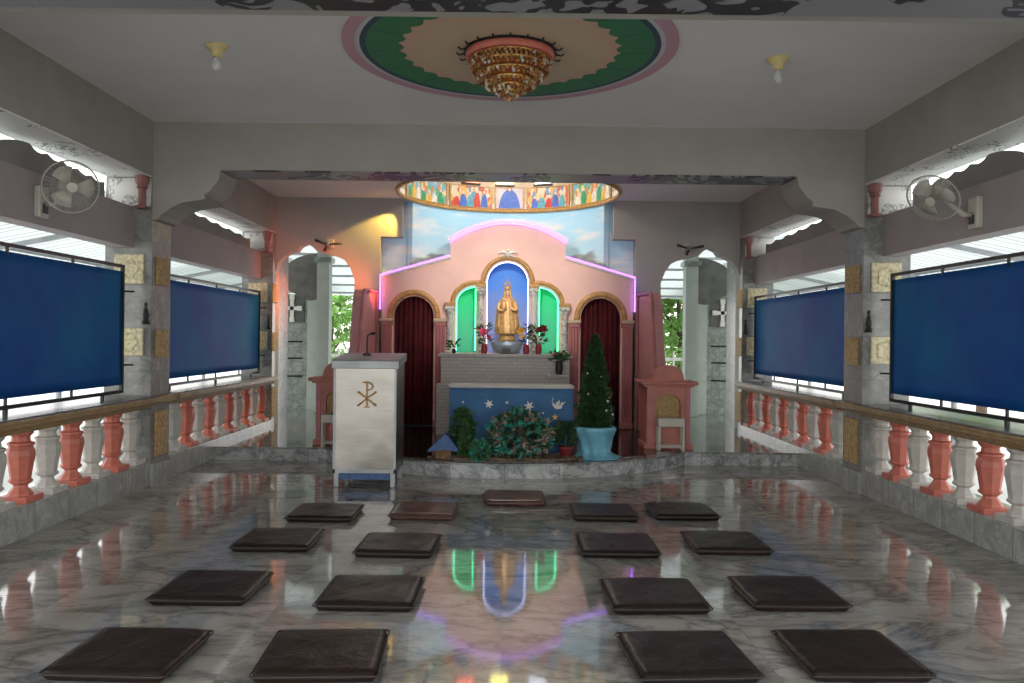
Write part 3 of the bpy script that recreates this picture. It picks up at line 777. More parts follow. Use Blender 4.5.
# statue ------------------------------------------------------------------
SY = 10.95
mb = MB(); t = thing('statue_base', 'silvery blue bowl-shaped base under the golden statue', 'pedestal', (0, SY-.25, 1.19))
mb.lathe([(.10,0),(.16,.02),(.19,.09),(.215,.15),(.20,.165),(.05,.17)], (0, SY-.28, 1.19), 24, 0, 1.05, .62); obj('bowl', mb, 'silver', t, True)
mb = MB(); mb.lathe([(.12,0),(.12,.03),(.10,.06),(.10,.075),(.12,.09)], (0, SY-.28, 1.36), 20, 0, 1, .8); obj('plinth', mb, 'gold', t, True)['label'] = 'gold plinth'
mb = MB(); mb.box(-.055, .055, SY-.28-.125, SY-.28-.115, 1.20, 1.26); obj('name_plate', mb, 'black', t)
st = thing('mary_statue' if False else 'madonna_statue', 'golden robed crowned statue holding a small child in the blue niche', 'statue', (0, SY-.28, 1.45))
def robe(mb, c, prof, seg=40, fold=.06, k=13, sy=.78):
    rings = []
    for j, (r, z) in enumerate(prof):
        rg = []
        for i in range(seg):
            a = 2*PI*i/seg; f = 1+fold*math.sin(k*a+z*6)*(1-j/len(prof))
            rg.append(mb.bm.verts.new((c[0]+r*f*math.cos(a), c[1]+sy*r*f*math.sin(a), c[2]+z)))
        rings.append(rg)
    for a, b in zip(rings, rings[1:]):
        for i in range(seg): mb.bm.faces.new((a[i], a[(i+1)%seg], b[(i+1)%seg], b[i]))
    mb.bm.faces.new(rings[0][::-1]); mb.bm.faces.new(rings[-1])
c = (0, SY-.28, 1.452)
mb = MB(); robe(mb, c, [(.145,0),(.150,.02),(.138,.10),(.125,.20),(.118,.28),(.112,.34),(.108,.40),(.095,.44),(.060,.475),(.034,.49),(.030,.51)])
obj('gown', mb, 'statue', st, True)
mb = MB()  # mantle: open shell round the back and sides
rings = []
for r, z in [(.165,.03),(.16,.12),(.148,.22),(.138,.32),(.128,.40),(.10,.455),(.065,.49),(.058,.52),(.058,.56),(.045,.60),(.012,.615)]:
    rings.append([mb.bm.verts.new((c[0]+r*(1+.05*math.sin(a*9))*math.cos(a), c[1]+.03+.8*r*math.sin(a), c[2]+z)) for a in [math.radians(-48+276*i/30) for i in range(31)]])
for a, b in zip(rings, rings[1:]):
    for i in range(30): mb.bm.faces.new((a[i], a[i+1], b[i+1], b[i]))
o = obj('mantle', mb, 'statue', st, True); o.modifiers.new('s', 'SOLIDIFY').thickness = .008
mb = MB(); mb.sph((0, c[1], c[2]+.545), .040, (.85,.95,1.2), 20, 14); mb.sph((0, c[1]-.039, c[2]+.54), .007, (.8,1,1.4)); mb.lathe([(.02,0),(.018,.04)], (0, c[1], c[2]+.49), 12)
obj('head', mb, 'skin', st, True)
mb = MB()
for s in (-1, 1): mb.sph((s*.014, c[1]-.036, c[2]+.552), .004)
mb.sph((0, c[1]-.036, c[2]+.522), .006, (1.3,.5,.5)); HD = [q for q in st.children if q.name.startswith('head')][0]
obj('face_features', mb, 'hair', st).parent = HD
mb = MB(); mb.lathe([(.036,0),(.040,.02),(.046,.055)], (0, c[1]+.005, c[2]+.585), 16)
for i in range(8):
    a = 2*PI*i/8; mb.tube([(.044*math.cos(a), c[1]+.005+.044*math.sin(a), c[2]+.635), (.034*math.cos(a), c[1]+.005+.034*math.sin(a), c[2]+.675), (0, c[1]+.005, c[2]+.70)], .006, 6)
mb.sph((0, c[1]+.005, c[2]+.715), .012); mb.box(-.003, .003, c[1]+.002, c[1]+.008, c[2]+.72, c[2]+.76); mb.box(-.012, .012, c[1]+.002, c[1]+.008, c[2]+.738, c[2]+.746)
obj('crown', mb, 'statue', st, True).parent = HD
mb = MB()
mb.tube([(-.10, c[1]-.02, c[2]+.41), (-.125, c[1]-.07, c[2]+.32), (-.07, c[1]-.115, c[2]+.31)], .028, 8, taper=[1,.9,.7])
mb.tube([(.10, c[1]-.02, c[2]+.41), (.125, c[1]-.07, c[2]+.31), (.06, c[1]-.12, c[2]+.33)], .028, 8, taper=[1,.9,.7])
obj('sleeves', mb, 'statue', st, True)
mb = MB()
for hx, d in ((-.065, 1), (.055, -1)):
    mb.sph((hx, c[1]-.122, c[2]+.315+(.018 if hx>0 else 0)), .014, (1.1,.7,1))
    for f in range(4): mb.tube([(hx+d*.008, c[1]-.126, c[2]+.306+.006*f), (hx+d*.026, c[1]-.13, c[2]+.306+.007*f)], .003, 5)
    mb.tube([(hx, c[1]-.13, c[2]+.325), (hx+d*.008, c[1]-.136, c[2]+.338)], .0035, 5)
obj('hands', mb, 'skin', st, True)
mb = MB(); robe(mb, (-.045, c[1]-.105, c[2]+.32), [(.035,0),(.04,.03),(.035,.07),(.03,.10),(.012,.12)], 20, .04); obj('child_gown', mb, 'statue', st, True)
mb = MB(); mb.sph((-.045, c[1]-.11, c[2]+.455), .023, (.9,.9,1.1)); obj('child_head', mb, 'skin', st, True)

# flowers -----------------------------------------------------------------
def flower(mb, p, r, n=9):
    for i in range(n):
        a = 2*PI*i/n; d = Vector((math.cos(a), -.45, math.sin(a)))
        mb.leaf(p, d, r, r*.36)
    for i in range(n-2):
        a = 2*PI*i/(n-2)+.3; d = Vector((math.cos(a)*.6, -.8, math.sin(a)*.6)); mb.leaf(p, d, r*.75, r*.3)
    mb.sph(p, r*.25, u=8, v=6)
def vase_of(name, label, x, y, z, potm, blooms, leafm='leafdark', spread=.13, hgt=.30, pot=(.045, .13), nl=60):
    t = thing(name, label, 'flower vase', (x, y, z))
    r, h = pot
    mb = MB(); mb.lathe([(r*.75,0),(r*.8,.01),(r*1.0,h*.5),(r*.8,h*.85),(r*.95,h),(r*.8,h)], (x, y, z), 16); obj('vase', mb, potm, t, True)
    mb = MB()
    for i in range(nl):
        a = random.uniform(0, 2*PI); q = random.random(); p0 = Vector((x+spread*.5*q*math.cos(a), y+spread*.35*q*math.sin(a), z+h+random.uniform(0, hgt*.8)))
        mb.leaf(p0, (math.cos(a), math.sin(a)*.7, random.uniform(-.2, 1)), random.uniform(.05, .10), .014)
    for (bx, bz, m_, rr) in blooms: mb.tube([(x, y, z+h*.8), (x+bx*.4, y-.01, z+h+bz*.4), (x+bx, y-.03, z+h+bz)], .004, 5)
    obj('foliage', mb, leafm, t)
    for (bx, bz, m_, rr) in blooms:
        mb = MB(); flower(mb, (x+bx, y-.04, z+h+bz), rr); obj('blossom', mb, m_, t)
vase_of('flower_vase', 'vase of pink flowers and dark leaves left of the statue', -.30, 10.62, 1.19, 'petalred', [(-.01,.16,'petalpink',.075), (.06,.09,'petalpink',.05), (-.12,.2,'petalpink',.03)])
vase_of('flower_vase', 'vase with yellow blossoms right beside the statue', .255, 10.60, 1.19, 'petalred', [(-.07,.18,'petalyellow',.07), (-.06,.10,'petalyellow',.045)], spread=.09)
vase_of('flower_vase', 'vase of white and dark red flowers on the right of the ledge', .42, 10.62, 1.19, 'petalred', [(-.09,.10,'petalwhite',.055), (.02,.06,'petalwhite',.05), (-.10,.05,'petalwhite',.045), (.06,.21,'petalred',.07), (.0,.20,'petalred',.05)], spread=.2)
vase_of('flower_vase', 'small green plant at the left end of the ledge', -.70, 10.60, 1.19, 'black', [], 'leaf', .10, .12, (.03, .06), 30)
vase_of('potted_plant', 'leafy plant in a black pot on the right end of the rear altar front', .68, 10.365, .935, 'black', [(-.06,.10,'petalpink',.03), (.04,.12,'petalyellow',.025)], 'leaf', .22, .14, (.05, .17), 90)

# altar table -------------------------------------------------------------
at = thing('altar_table', 'altar table with pale top and blue front decorated with white stars', 'altar', (.06, 8.85, DZ))
ax0, ax1, ay0, ay1 = -.62, .73, 8.58, 8.98
mb = MB(); mb.box(ax0, ax1, ay0, ay1, .86, .89, .006); obj('tabletop', mb, 'brick', at)['label'] = 'pale tabletop'
mb = MB()
for x in (ax0+.06, ax1-.06):
    for y in (ay0+.08, ay1-.06): pass
obj_ = None
for x in (ax0+.06, ax1-.06):
    for y in (ay0+.08, ay1-.06):
        mb = MB(); mb.box(x-.035, x+.035, y-.035, y+.035, DZ+.006, .86); obj('leg', mb, 'white', at)
mb = MB(); n = 70; g = []
for i in range(n+1):
    x = ax0+.005+(ax1-ax0-.01)*i/n
    g.append([mb.bm.verts.new((x, ay0+.018-.012*(j/6)*math.sin(i*.55), .872-(.872-DZ-.02)*j/6)) for j in range(7)])
for i in range(n):
    for j in range(6): mb.bm.faces.new((g[i][j], g[i+1][j], g[i+1][j+1], g[i][j+1]))
fc = obj('front_cloth', mb, 'bluepaint', at, True); fc.modifiers.new('s', 'SOLIDIFY').thickness = .004; fc['label'] = 'blue front cloth'
def star(mb, c, r, n=5, rot=PI/2, inner=.38, y0=0, t=.006):
    pts = [(c[0]+(r if i % 2 == 0 else r*inner)*math.cos(rot+PI*i/n), c[1]+(r if i % 2 == 0 else r*inner)*math.sin(rot+PI*i/n)) for i in range(2*n)]
    mb.plate(pts, [], y0, y0-t)
for (px_, py_, r, nn, m_) in ((489,404,.055,6,'white'), (529,406,.062,6,'white'), (463,402,.016,5,'white'), (507,402.5,.02,5,'white'), (543,413,.018,5,'white'), (555,417,.04,5,'petalyellow')):
    p = P(px_, py_, ay0); mb = MB(); star(mb, (p.x, p.z), r, nn, PI/2+.3*(nn == 6), .38, ay0-.002); obj('star', mb, m_, at)['label'] = ('yellow' if m_ != 'white' else 'white') + ' paper star'
p = P(558, 407, ay0); mb = MB(); y = ay0-.008
mb.sph((p.x, y, p.z), .03, (1.5,.3,.8)); mb.sph((p.x-.045, y, p.z+.022), .016, (1,.4,1)); mb.leaf((p.x+.02, y, p.z), (1,0,.9), .09, .03); mb.leaf((p.x-.01, y, p.z), (.4,0,1), .08, .03)
mb.tube([(p.x-.05, y, p.z+.03), (p.x-.065, y, p.z+.07), (p.x-.05, y, p.z+.10)], .005, 5)
obj('paper_bird', mb, 'white', at)['label'] = 'white paper bird'

# plants in front of the altar -------------------------------------------
def bush(name, label, x, y, z, rx, ry, rz, n, mats, ln=.07, w=.02, pot=None, seed=1):
    random.seed(seed); t = thing(name, label, 'plant', (x, y, z))
    zc = z + (pot or 0)
    mb = MB()
    for i in range(14):
        a = random.uniform(0, 2*PI); q = random.uniform(.2, .8)
        mb.tube([(x, y, z+.01), (x+rx*q*.4*math.cos(a), y+ry*q*.4*math.sin(a), zc+rz*.6), (x+rx*q*math.cos(a), y+ry*q*math.sin(a), zc+rz*random.uniform(.9, 1.5))], .005, 5)
    obj('stems', mb, 'bark', t)
    for k_, m_ in enumerate(mats):
        mb = MB()
        for i in range(n//len(mats)):
            u = random.uniform(-1, 1); a = random.uniform(0, 2*PI); s_ = math.sqrt(1-u*u); q = random.uniform(.7, 1.0)
            d = Vector((s_*math.cos(a), s_*math.sin(a), u)); p0 = Vector((x+rx*q*d.x, y+ry*q*d.y, zc+rz+rz*q*d.z))
            if p0.z < z+.01: continue
            for j in range(3): mb.leaf(p0, d+Vector((random.uniform(-.9,.9), random.uniform(-.9,.9), random.uniform(-.6,.9))), ln*random.uniform(.7,1.3), w)
        o = obj('foliage', mb, m_, t)
        if len(mats) > 1: o['label'] = {'leafteal': 'teal leaves', 'leafbrown': 'brown dry leaves', 'leafdark': 'dark green leaves', 'leaf': 'green leaves'}[m_]
    return t
bush('leafy_bush', 'large round bush of teal and brownish leaves in front of the altar', .15, 8.27, DZ+.006, .31, .17, .235, 420, ['leafteal', 'leafbrown', 'leafdark'], .085, .022, seed=3)
bush('leafy_bush', 'dark green upright bush at the left front corner of the altar', -.46, 8.43, DZ+.006, .12, .08, .25, 420, ['leafdark', 'leaf'], .045, .010, seed=5)
bush('leafy_bush', 'small teal leafed plant on the floor left of the large bush', -.26, 8.12, DZ+.006, .08, .05, .10, 150, ['leafteal', 'leaf'], .05, .014, seed=6)
# dark plant in red pot
t = thing('potted_plant', 'dark leafed plant in a red pot between the bush and the wrapped tree pot', 'plant', (.62, 8.30, DZ+.006))
mb = MB(); mb.lathe([(.05,0),(.055,.005),(.072,.10),(.075,.105),(.075,.125),(.06,.125),(.05,.11)], (.625, 8.33, DZ+.008), 18); obj('pot', mb, 'redp', t, True)['label'] = 'dark red pot'
mb = MB(); random.seed(9)
for i in range(260):
    u = random.uniform(-.5, 1); a = random.uniform(0, 2*PI); q = random.uniform(.3, 1)
    p0 = Vector((0.625+.09*q*math.cos(a), 8.33+.08*q*math.sin(a), .38+.13*u)); mb.leaf(p0, (math.cos(a), math.sin(a), u+random.uniform(-.3,.6)), .055, .015)
mb.tube([(.625, 8.33, .27), (.625, 8.33, .42)], .01, 5); obj('foliage', mb, 'leafdark', t)
# slim cone tree (small fir) left
def fir(name, label, x, y, z, h, r, n, m_, pot_h=0, ln=.05, seed=2, dots=0):
    random.seed(seed); t = thing(name, label, 'tree', (x, y, z))
    mb = MB(); mb.tube([(x, y, z), (x, y, z+h*.95)], .018, 6, taper=[1, .2]); obj('trunk', mb, 'bark', t)
    mb = MB()
    for i in range(n):
        f = random.random()**1.35; zz = z+pot_h+(h-pot_h)*f; a = random.uniform(0, 2*PI)
        rr = r*(1-f)**.75*random.uniform(.55, 1)*(1+.10*math.sin(f*38))
        if f < .12: rr *= .75+f*2
        p0 = Vector((x+rr*math.cos(a), y+rr*math.sin(a), zz))
        for j in range(2): mb.leaf(p0, (math.cos(a)*.8+random.uniform(-.5,.5), math.sin(a)*.8+random.uniform(-.5,.5), random.uniform(.2,1.4)), ln*random.uniform(.6,1.2), ln*.14)
    obj('foliage', mb, m_, t)
    for i in range(dots):
        f = random.uniform(.08, .8); a = random.uniform(PI, 2*PI); rr = r*(1-f)**.75*1.03
        mb = MB(); mb.sph((x+rr*math.cos(a), y+rr*math.sin(a), z+pot_h+(h-pot_h)*f), .012, u=8, v=6); obj('bauble', mb, 'petalwhite', t)['label'] = 'small white bauble'
    return t
fir('small_conifer', 'slim dark green cone shrub in front of the altar, left of the teal bush', -.42, 8.22, DZ+.006, .40, .075, 500, 'leaf', .02, .04, 11)
t = fir('christmas_tree', 'tall dense conical green tree with small white baubles right of the altar', .93, 8.42, DZ+.33, .94, .205, 4200, 'leafdark', .0, .05, 12, 9)
pt = thing('tree_pot', 'tree pot wrapped in light blue satin cloth beside the altar', 'pot', (.93, 8.42, DZ+.006))
mb = MB(); mb.lathe([(.13,0),(.135,.01),(.18,.29),(.18,.31),(.155,.31),(.145,.27)], (.93, 8.42, DZ+.007), 24); obj('pot', mb, 'redp', pt, True)
mb = MB(); seg = 64; rings = []
random.seed(4)
for r, z in [(.235,.0),(.20,.015),(.165,.05),(.165,.12),(.185,.20),(.205,.27),(.225,.30),(.215,.325),(.185,.33)]:
    k_ = r if z > .02 else r
    rings.append([mb.bm.verts.new((.93+(r+.014*math.sin(i*.8+z*14)+.008*math.sin(i*1.9-z*25))*math.cos(2*PI*i/seg)*(1.0+(.18 if z<.02 and math.cos(2*PI*i/seg)>0 else 0)), 8.42+(r+.012*math.sin(i*.8+z*14))*math.sin(2*PI*i/seg), DZ+.008+z)) for i in range(seg)])
for a, b in zip(rings, rings[1:]):
    for i in range(seg): mb.bm.faces.new((a[i], a[(i+1)%seg], b[(i+1)%seg], b[i]))
o = obj('cloth_wrap', mb, 'bluecloth', pt, True); o['label'] = 'light blue satin wrap'; o.modifiers.new('s', 'SOLIDIFY').thickness = .004
mb = MB(); mb.lathe([(.01,0),(.15,.002),(.14,.012),(.04,.03)], (.93, 8.42, DZ+.28), 20); obj('soil', mb, 'moss', pt, True)
# nativity hut and moss
t = thing('nativity_hut', 'tiny brown crib hut with a blue roof at the left end of the plants', 'crib hut', (-.66, 8.22, DZ+.006))
mb = MB(); mb.box(-.72, -.56, 8.18, 8.30, DZ+.007, DZ+.10); obj('hut_wall', mb, 'hut', t)
mb = MB(); mb.plate([(-.80, DZ+.09), (-.72, DZ+.17), (-.62, DZ+.27), (-.55, DZ+.19), (-.48, DZ+.10), (-.50, DZ+.085), (-.64, DZ+.105), (-.78, DZ+.08)], [], 8.15, 8.32); obj('roof', mb, 'hutblue', t)['label'] = 'blue cloth roof'
mb = MB(); random.seed(8)
n = 60; ring_ = []
for i in range(n):
    a = 2*PI*i/n; rr = 1+.12*noise.noise(Vector((math.cos(a)*2, math.sin(a)*2, 1)))
    ring_.append((.02+.80*rr*math.cos(a), 8.24+.10*rr*math.sin(a)))
mb.plate(ring_, [], DZ+.006, DZ+.022, 'XY')
for i in range(500):
    a = random.uniform(0, 2*PI); q = random.random()**.5; mb.leaf((.02+.78*q*math.cos(a), 8.24+.10*q*math.sin(a), DZ+.02), (random.uniform(-1,1), random.uniform(-1,1), .8), .035, .006)
o = obj('moss_bed', mb, 'moss'); tag(o, 'brown dry moss spread under the plants in front of the altar', 'moss'); o['kind'] = 'stuff'

# lectern -----------------------------------------------------------------
lx0, lx1, ly0, ly1 = -1.605, -1.02, 7.43, 7.98
lc = thing('lectern', 'brushed steel lectern with a gold chi-rho emblem on its front', 'lectern', ((lx0+lx1)/2, (ly0+ly1)/2, 0))
mb = MB(); mb.plate([(ly0, .13), (ly0, 1.10), (ly1, 1.16), (ly1, .13)], [], lx0, lx1, 'YZ'); obj('cabinet', mb, 'steel', lc)
mb = MB(); mb.plate([(ly0-.03, 1.105), (ly0-.03, 1.17), (ly0+.0, 1.185), (ly1+.02, 1.235), (ly1+.02, 1.165)], [], lx0-.012, lx1+.02, 'YZ'); obj('reading_top', mb, 'steelgrey', lc)['label'] = 'grey steel sloping top'
mb = MB()
for a, b in ((lx0, lx0+.02), (lx1-.02, lx1)): mb.box(a, b, ly0-.006, ly0, .13, 1.10)
mb.box(lx0, lx1, ly0-.006, ly0, .13, .165); obj('front_trim', mb, 'steelgrey', lc)
for x in (lx0+.03, lx1-.03):
    for y in (ly0+.03, ly1-.03):
        mb = MB(); mb.box(x-.022, x+.022, y-.022, y+.022, 0, .13, .003); obj('leg', mb, 'steelgrey', lc)
mb = MB(); mb.box(lx0+.06, lx1-.06, ly0+.05, ly1-.05, .06, .12); obj('lower_shelf', mb, 'hutblue', lc)['label'] = 'dark blue underside'
# chi-rho : a P whose stem crosses an X
ex, ez = P(367, 395, ly0).x, P(367, 395, ly0).z; y = ly0-.012
mb = MB()
mb.box(ex-.008, ex+.008, y-.004, y+.012, ez-.11, ez+.115)
bowl = arc(ex, ez+.082, .052, .036, 100, -90, 14)
mb.tube([(a, y, b) for a, b in [(ex-.035, ez+.118)] + bowl], .008, 6)
for s in (-1, 1):
    mb.tube([(ex-s*.085, y, ez-.10), (ex, y, ez-.03), (ex+s*.085, y, ez+.03)], .008, 6, taper=[1.3, .9, 1.3])
mb.box(ex-.03, ex+.03, y-.002, y+.012, ez+.11, ez+.122); mb.box(ex-.025, ex+.025, y-.002, y+.012, ez-.118, ez-.106)
obj('emblem', mb, 'gold', lc)['label'] = 'gold chi-rho emblem'
t = thing('microphone', 'black gooseneck microphone standing on the steel lectern', 'microphone', (-1.33, 7.75, 1.205))
mb = MB(); mb.lathe([(.04,0),(.04,.02),(.015,.03)], (-1.36, 7.78, 1.212), 14); obj('base', mb, 'black', t)
mb = MB(); mb.tube([(-1.36, 7.78, 1.22), (-1.36, 7.78, 1.34), (-1.35, 7.75, 1.41), (-1.31, 7.70, 1.425)], .007, 6); obj('gooseneck', mb, 'black', t, True)
mb = MB(); mb.tube([(-1.315, 7.705, 1.425), (-1.27, 7.65, 1.43)], .014, 8); obj('head', mb, 'black', t, True)

# offertory cabinets + stools ---------------------------------------------
def cabinet(s, side):
    cx = s*1.86 if s > 0 else -1.93; y0, y1 = 9.17, 9.60
    t = thing('shrine_cabinet', f'terracotta cabinet with rounded pediment on the {side} side of the altar', 'cabinet', (cx, (y0+y1)/2, DZ))
    mb = MB(); z0 = DZ
    nic = archhole(cx, .14, .42, .66, .12, 14)
    mb.plate([(cx-.25, z0), (cx-.25, .86), (cx+.25, .86), (cx+.25, z0)], [nic], y0, y0+.06); mb.box(cx-.25, cx+.25, y0+.06, y1, z0, .86)
    mb.box(cx-.28, cx+.28, y0-.03, y1, z0, z0+.06, .006)
    bd = obj('body', mb, 'terracotta', t)
    mb = MB(); mb.plate(archhole(cx, .135, .425, .66, .115, 14), [], y0+.045, y0+.06); q = obj('niche_panel', mb, 'plaque', t); q['label'] = 'ochre arched panel'; q.parent = bd
    for sx in (-1, 1):
        mb = MB(); mb.box(cx+sx*.222-.025, cx+sx*.222+.025, y0-.018, y0, z0+.06, .86); obj('pilaster', mb, 'gold' if False else 'pinkdark', t)
    mb = MB(); mb.box(cx-.29, cx+.29, y0-.04, y1+.01, .86, .885, .006); mb.box(cx-.33, cx+.33, y0-.07, y1+.02, .885, .925, .01); obj('cornice', mb, 'terracotta', t)
    mb = MB(); mb.plate([(cx-.19, .925)] + arc(cx, .96, .17, .15, 180, 0, 20) + [(cx+.19, .925)], [], y0-.02, y0+.16); obj('pediment', mb, 'terracotta', t)['label'] = 'half-round pediment'
    u = thing('stool', f'small white stool in front of the {side} terracotta cabinet', 'stool', (cx, y0-.12, DZ))
    sx0, sx1 = cx-.15, cx+.15; ya, yb = y0-.20, y0-.045
    mb = MB(); mb.box(sx0, sx1, ya, yb, .42, .52, .01); obj('seat', mb, 'plastic', u)
    for x in (sx0+.015, sx1-.015):
        for y in (ya+.02, yb-.02): mb = MB(); mb.box(x-.012, x+.012, y-.012, y+.012, DZ+.0, .42); obj('leg', mb, 'plastic', u)
    mb = MB(); mb.box(sx0+.02, sx1-.02, ya+.012, ya+.022, DZ+.04, DZ+.06); mb.box(sx0+.02, sx1-.02, yb-.022, yb-.012, DZ+.04, DZ+.06); obj('rung', mb, 'plastic', u)
cabinet(-1, 'left'); cabinet(1, 'right')

# floor cushions ----------------------------------------------------------
def cushion_mesh(seed):
    random.seed(seed); n = 26; s_ = .255; T = .050
    mb = MB(); top, bot = [], []
    off = Vector((seed*3.1, seed*1.7, 0))
    for i in range(n+1):
        ra, rb = [], []
        for j in range(n+1):
            u, v = -1+2*i/n, -1+2*j/n
            # rounded-square map
            k_ = 1-.035*(abs(u)**6*abs(v)**6)*1.6
            edge = max(abs(u), abs(v)); h = T*.5*(1-.72*max(0,(edge-.86)/.14)**2.5)
            x, y = u*s_*k_, v*s_*k_
            w = noise.noise(Vector((x*6, y*6, 0))+off)*.006 + noise.noise(Vector((x*16, y*9, 3))+off)*.003
            d = 1-edge**6
            ra.append(mb.bm.verts.new((x, y, T*.5+h+max(-.008, w)*d+.002*d)))
            rb.append(mb.bm.verts.new((x, y, max(0, T*.5-h))))
        top.append(ra); bot.append(rb)
    for i in range(n):
        for j in range(n):
            mb.bm.faces.new((top[i][j], top[i+1][j], top[i+1][j+1], top[i][j+1]))
            q = (bot[i][j], bot[i][j+1], bot[i+1][j+1], bot[i+1][j])
            try: mb.bm.faces.new(q)
            except ValueError: pass
    per = [(i, 0) for i in range(n)] + [(n, j) for j in range(n)] + [(i, n) for i in range(n, 0, -1)] + [(0, j) for j in range(n, 0, -1)]
    for (a, b), (c, d) in zip(per, per[1:]+per[:1]): mb.bm.faces.new((bot[a][b], bot[c][d], top[c][d], top[a][b]))
    return mb
CM = []
for sd in range(5):
    t0 = obj('pad', cushion_mesh(sd), 'leather', None, True)
    mb = MB(); pts = []
    for (cx, cy, a0) in ((.238,.238,0), (-.238,.238,90), (-.238,-.238,180), (.238,-.238,270)):
        for i in range(5):
            a = math.radians(a0+90*i/4); pts.append((cx+.018*math.cos(a), cy+.018*math.sin(a), .033))
    p0 = obj('piping', mb.tube(pts, .0045, 6, closed=True), 'piping', None, True)
    CM.append((t0, p0))
rows = [  # (xleft, xright, ynear) for each cushion
  [(38,215,684,'L'), (246,400,685,'L'), (613,762,688,'R'), (770,937,686,'R')],
  [(145,269,607,'L'), (313,420,613,'L'), (602,712,617,'R'), (732,853,614,'R')],
  [(228,321,553,'L'), (353,445,559,'L'), (579,662,560,'R'), (681,775,557,'R')],
  [(284,360,523,'L'), (388,463,521,'L'), (563,640,523,'R'), (651,721,522,'R')],
  [(483,546,507,'C')]]
rn = ['nearest row', 'second row', 'third row', 'fourth row', 'far centre']
cn = ['far left', 'left of the aisle', 'right of the aisle', 'far right']
look = {(0,0):'slightly bluish sheen', (0,1):'creased top', (0,2):'scuffed near edge', (0,3):'smooth matt top', (1,0):'bright wrinkled highlight', (1,2):'folds across its top', (3,1):'coppery shine'}
jit = {(0,0):-2, (0,1):3, (0,2):4, (0,3):1, (1,1):-1, (1,2):2, (2,1):-2}
for r, row in enumerate(rows):
    for i, (xa, xb, yn, sd) in enumerate(row):
        edge = {'L': xa, 'R': xb, 'C': (xa+xb)/2}[sd]
        dx, dy = edge-VX, yn-VY; dyp = dy-ROLL*dx; Y = F*H/dyp; X = (dx+ROLL*dy)*Y/F
        X += {'L': .255, 'R': -.255, 'C': 0}[sd]
        nm = rn[r]
        lab = f'square dark vinyl floor cushion, {nm}, {cn[i]}' if r < 4 else 'single reddish brown square floor cushion centred nearest the altar step'
        if (r, i) in look: lab += ', ' + look[(r, i)]
        t = thing('floor_cushion', lab, 'cushion', (X, Y+.255, .001), 'floor cushions in rows')
        t.rotation_euler = (0, 0, math.radians(jit.get((r, i), random.uniform(-1, 1))))
        src = CM[(r*3+i) % 5]
        for s_ in src:
            o = s_.copy(); COL.objects.link(o); o.parent = t
            if (r, i) in ((3,1), (4,0)) and s_ is src[0]:
                o.data = o.data.copy(); o.data.materials[0] = M['leathercopper']
for a, b in CM: bpy.data.objects.remove(a); bpy.data.objects.remove(b)

# chandelier --------------------------------------------------------------
cx, cy = .0, 5.42
ch = thing('chandelier', 'tiered crystal chandelier hanging from the ceiling medallion', 'chandelier', (cx, cy, ZC-.014))
ZT = ZC-.014
mb = MB(); mb.lathe([(.29,0),(.30,-.01),(.30,-.05),(.285,-.055),(.27,-.05)], (cx, cy, ZT), 48); obj('canopy_ring', mb, 'medred', ch, True)['label'] = 'coral ring'
mb = MB(); mb.lathe([(.315,0),(.315,-.012),(.28,-.012)], (cx, cy, ZT), 48); obj('base_plate', mb, 'black', ch)
for i in range(20):
    a = 2*PI*i/20; mb = MB()
    mb.tube([(cx+.31*math.cos(a), cy+.31*math.sin(a), ZT-.012), (cx+.345*math.cos(a), cy+.345*math.sin(a), ZT-.022), (cx+.365*math.cos(a), cy+.365*math.sin(a), ZT-.008)], .006, 5); obj('spike', mb, 'black', ch)
tiers = [(.275, -.05), (.262, -.095), (.222, -.145), (.165, -.19), (.105, -.225), (.055, -.255)]
random.seed(3)
for k_, (r, z) in enumerate(tiers):
    mb = MB(); mb.lathe([(r*.96, 0), (r, -.006), (r, -.014), (r*.94, -.018)], (cx, cy, ZT+z), 40); gb = obj('gilt_band', mb, 'goldmetal', ch, True)
    mb = MB(); nb = max(10, int(r*2*PI/.033))
    for i in range(nb):
        a = 2*PI*i/nb
        for j in range(2):
            rr = r*(1.0-.03*j)
            g = bmesh.ops.create_icosphere(mb.bm, subdivisions=1, radius=.0125*random.uniform(.7, 1.15))
            for q in g['verts']: q.co = Vector((q.co.x+cx+rr*math.cos(a+j*.04), q.co.y+cy+rr*math.sin(a+j*.04), q.co.z*1.25+ZT+z-.024-.019*j))
            mb.mi = random.choice((0, 0, 0, 1, 2)); mb._tag({f for q in g['verts'] for f in q.link_faces})
    o = obj('crystal_drops', mb, ['crystal', 'crystalclear', 'crystalamber'], ch); o['kind'] = 'stuff'; o.parent = gb
mb = MB(); mb.lathe([(.235,-.05),(.225,-.10),(.18,-.15),(.13,-.19),(.07,-.23),(.02,-.27)], (cx, cy, ZT), 40); obj('inner_bowl', mb, 'crystalamber', ch)
mb = MB(); mb.sph((cx, cy, ZT-.315), .020); obj('bottom_crystal', mb, 'crystal', ch)

# ceiling bulbs -----------------------------------------------------------
for s, xx, yy, side in ((-1, -1.98, 5.40, 'left'), (1, 1.85, 5.52, 'right')):
    t = thing('ceiling_bulb', f'bare bulb in a yellowed holder on the ceiling, {side} of the chandelier', 'light bulb', (xx, yy, ZC))
    mb = MB(); mb.lathe([(.075,0),(.072,-.015),(.045,-.035),(.035,-.05),(.035,-.075),(.025,-.078)], (xx, yy, ZC), 20); obj('holder', mb, 'yellowplastic', t, True)
    mb = MB(); mb.lathe([(.012,-.075),(.014,-.09),(.026,-.115),(.032,-.14),(.025,-.16),(.008,-.172)], (xx, yy, ZC), 16); obj('bulb', mb, 'bulb', t, True)

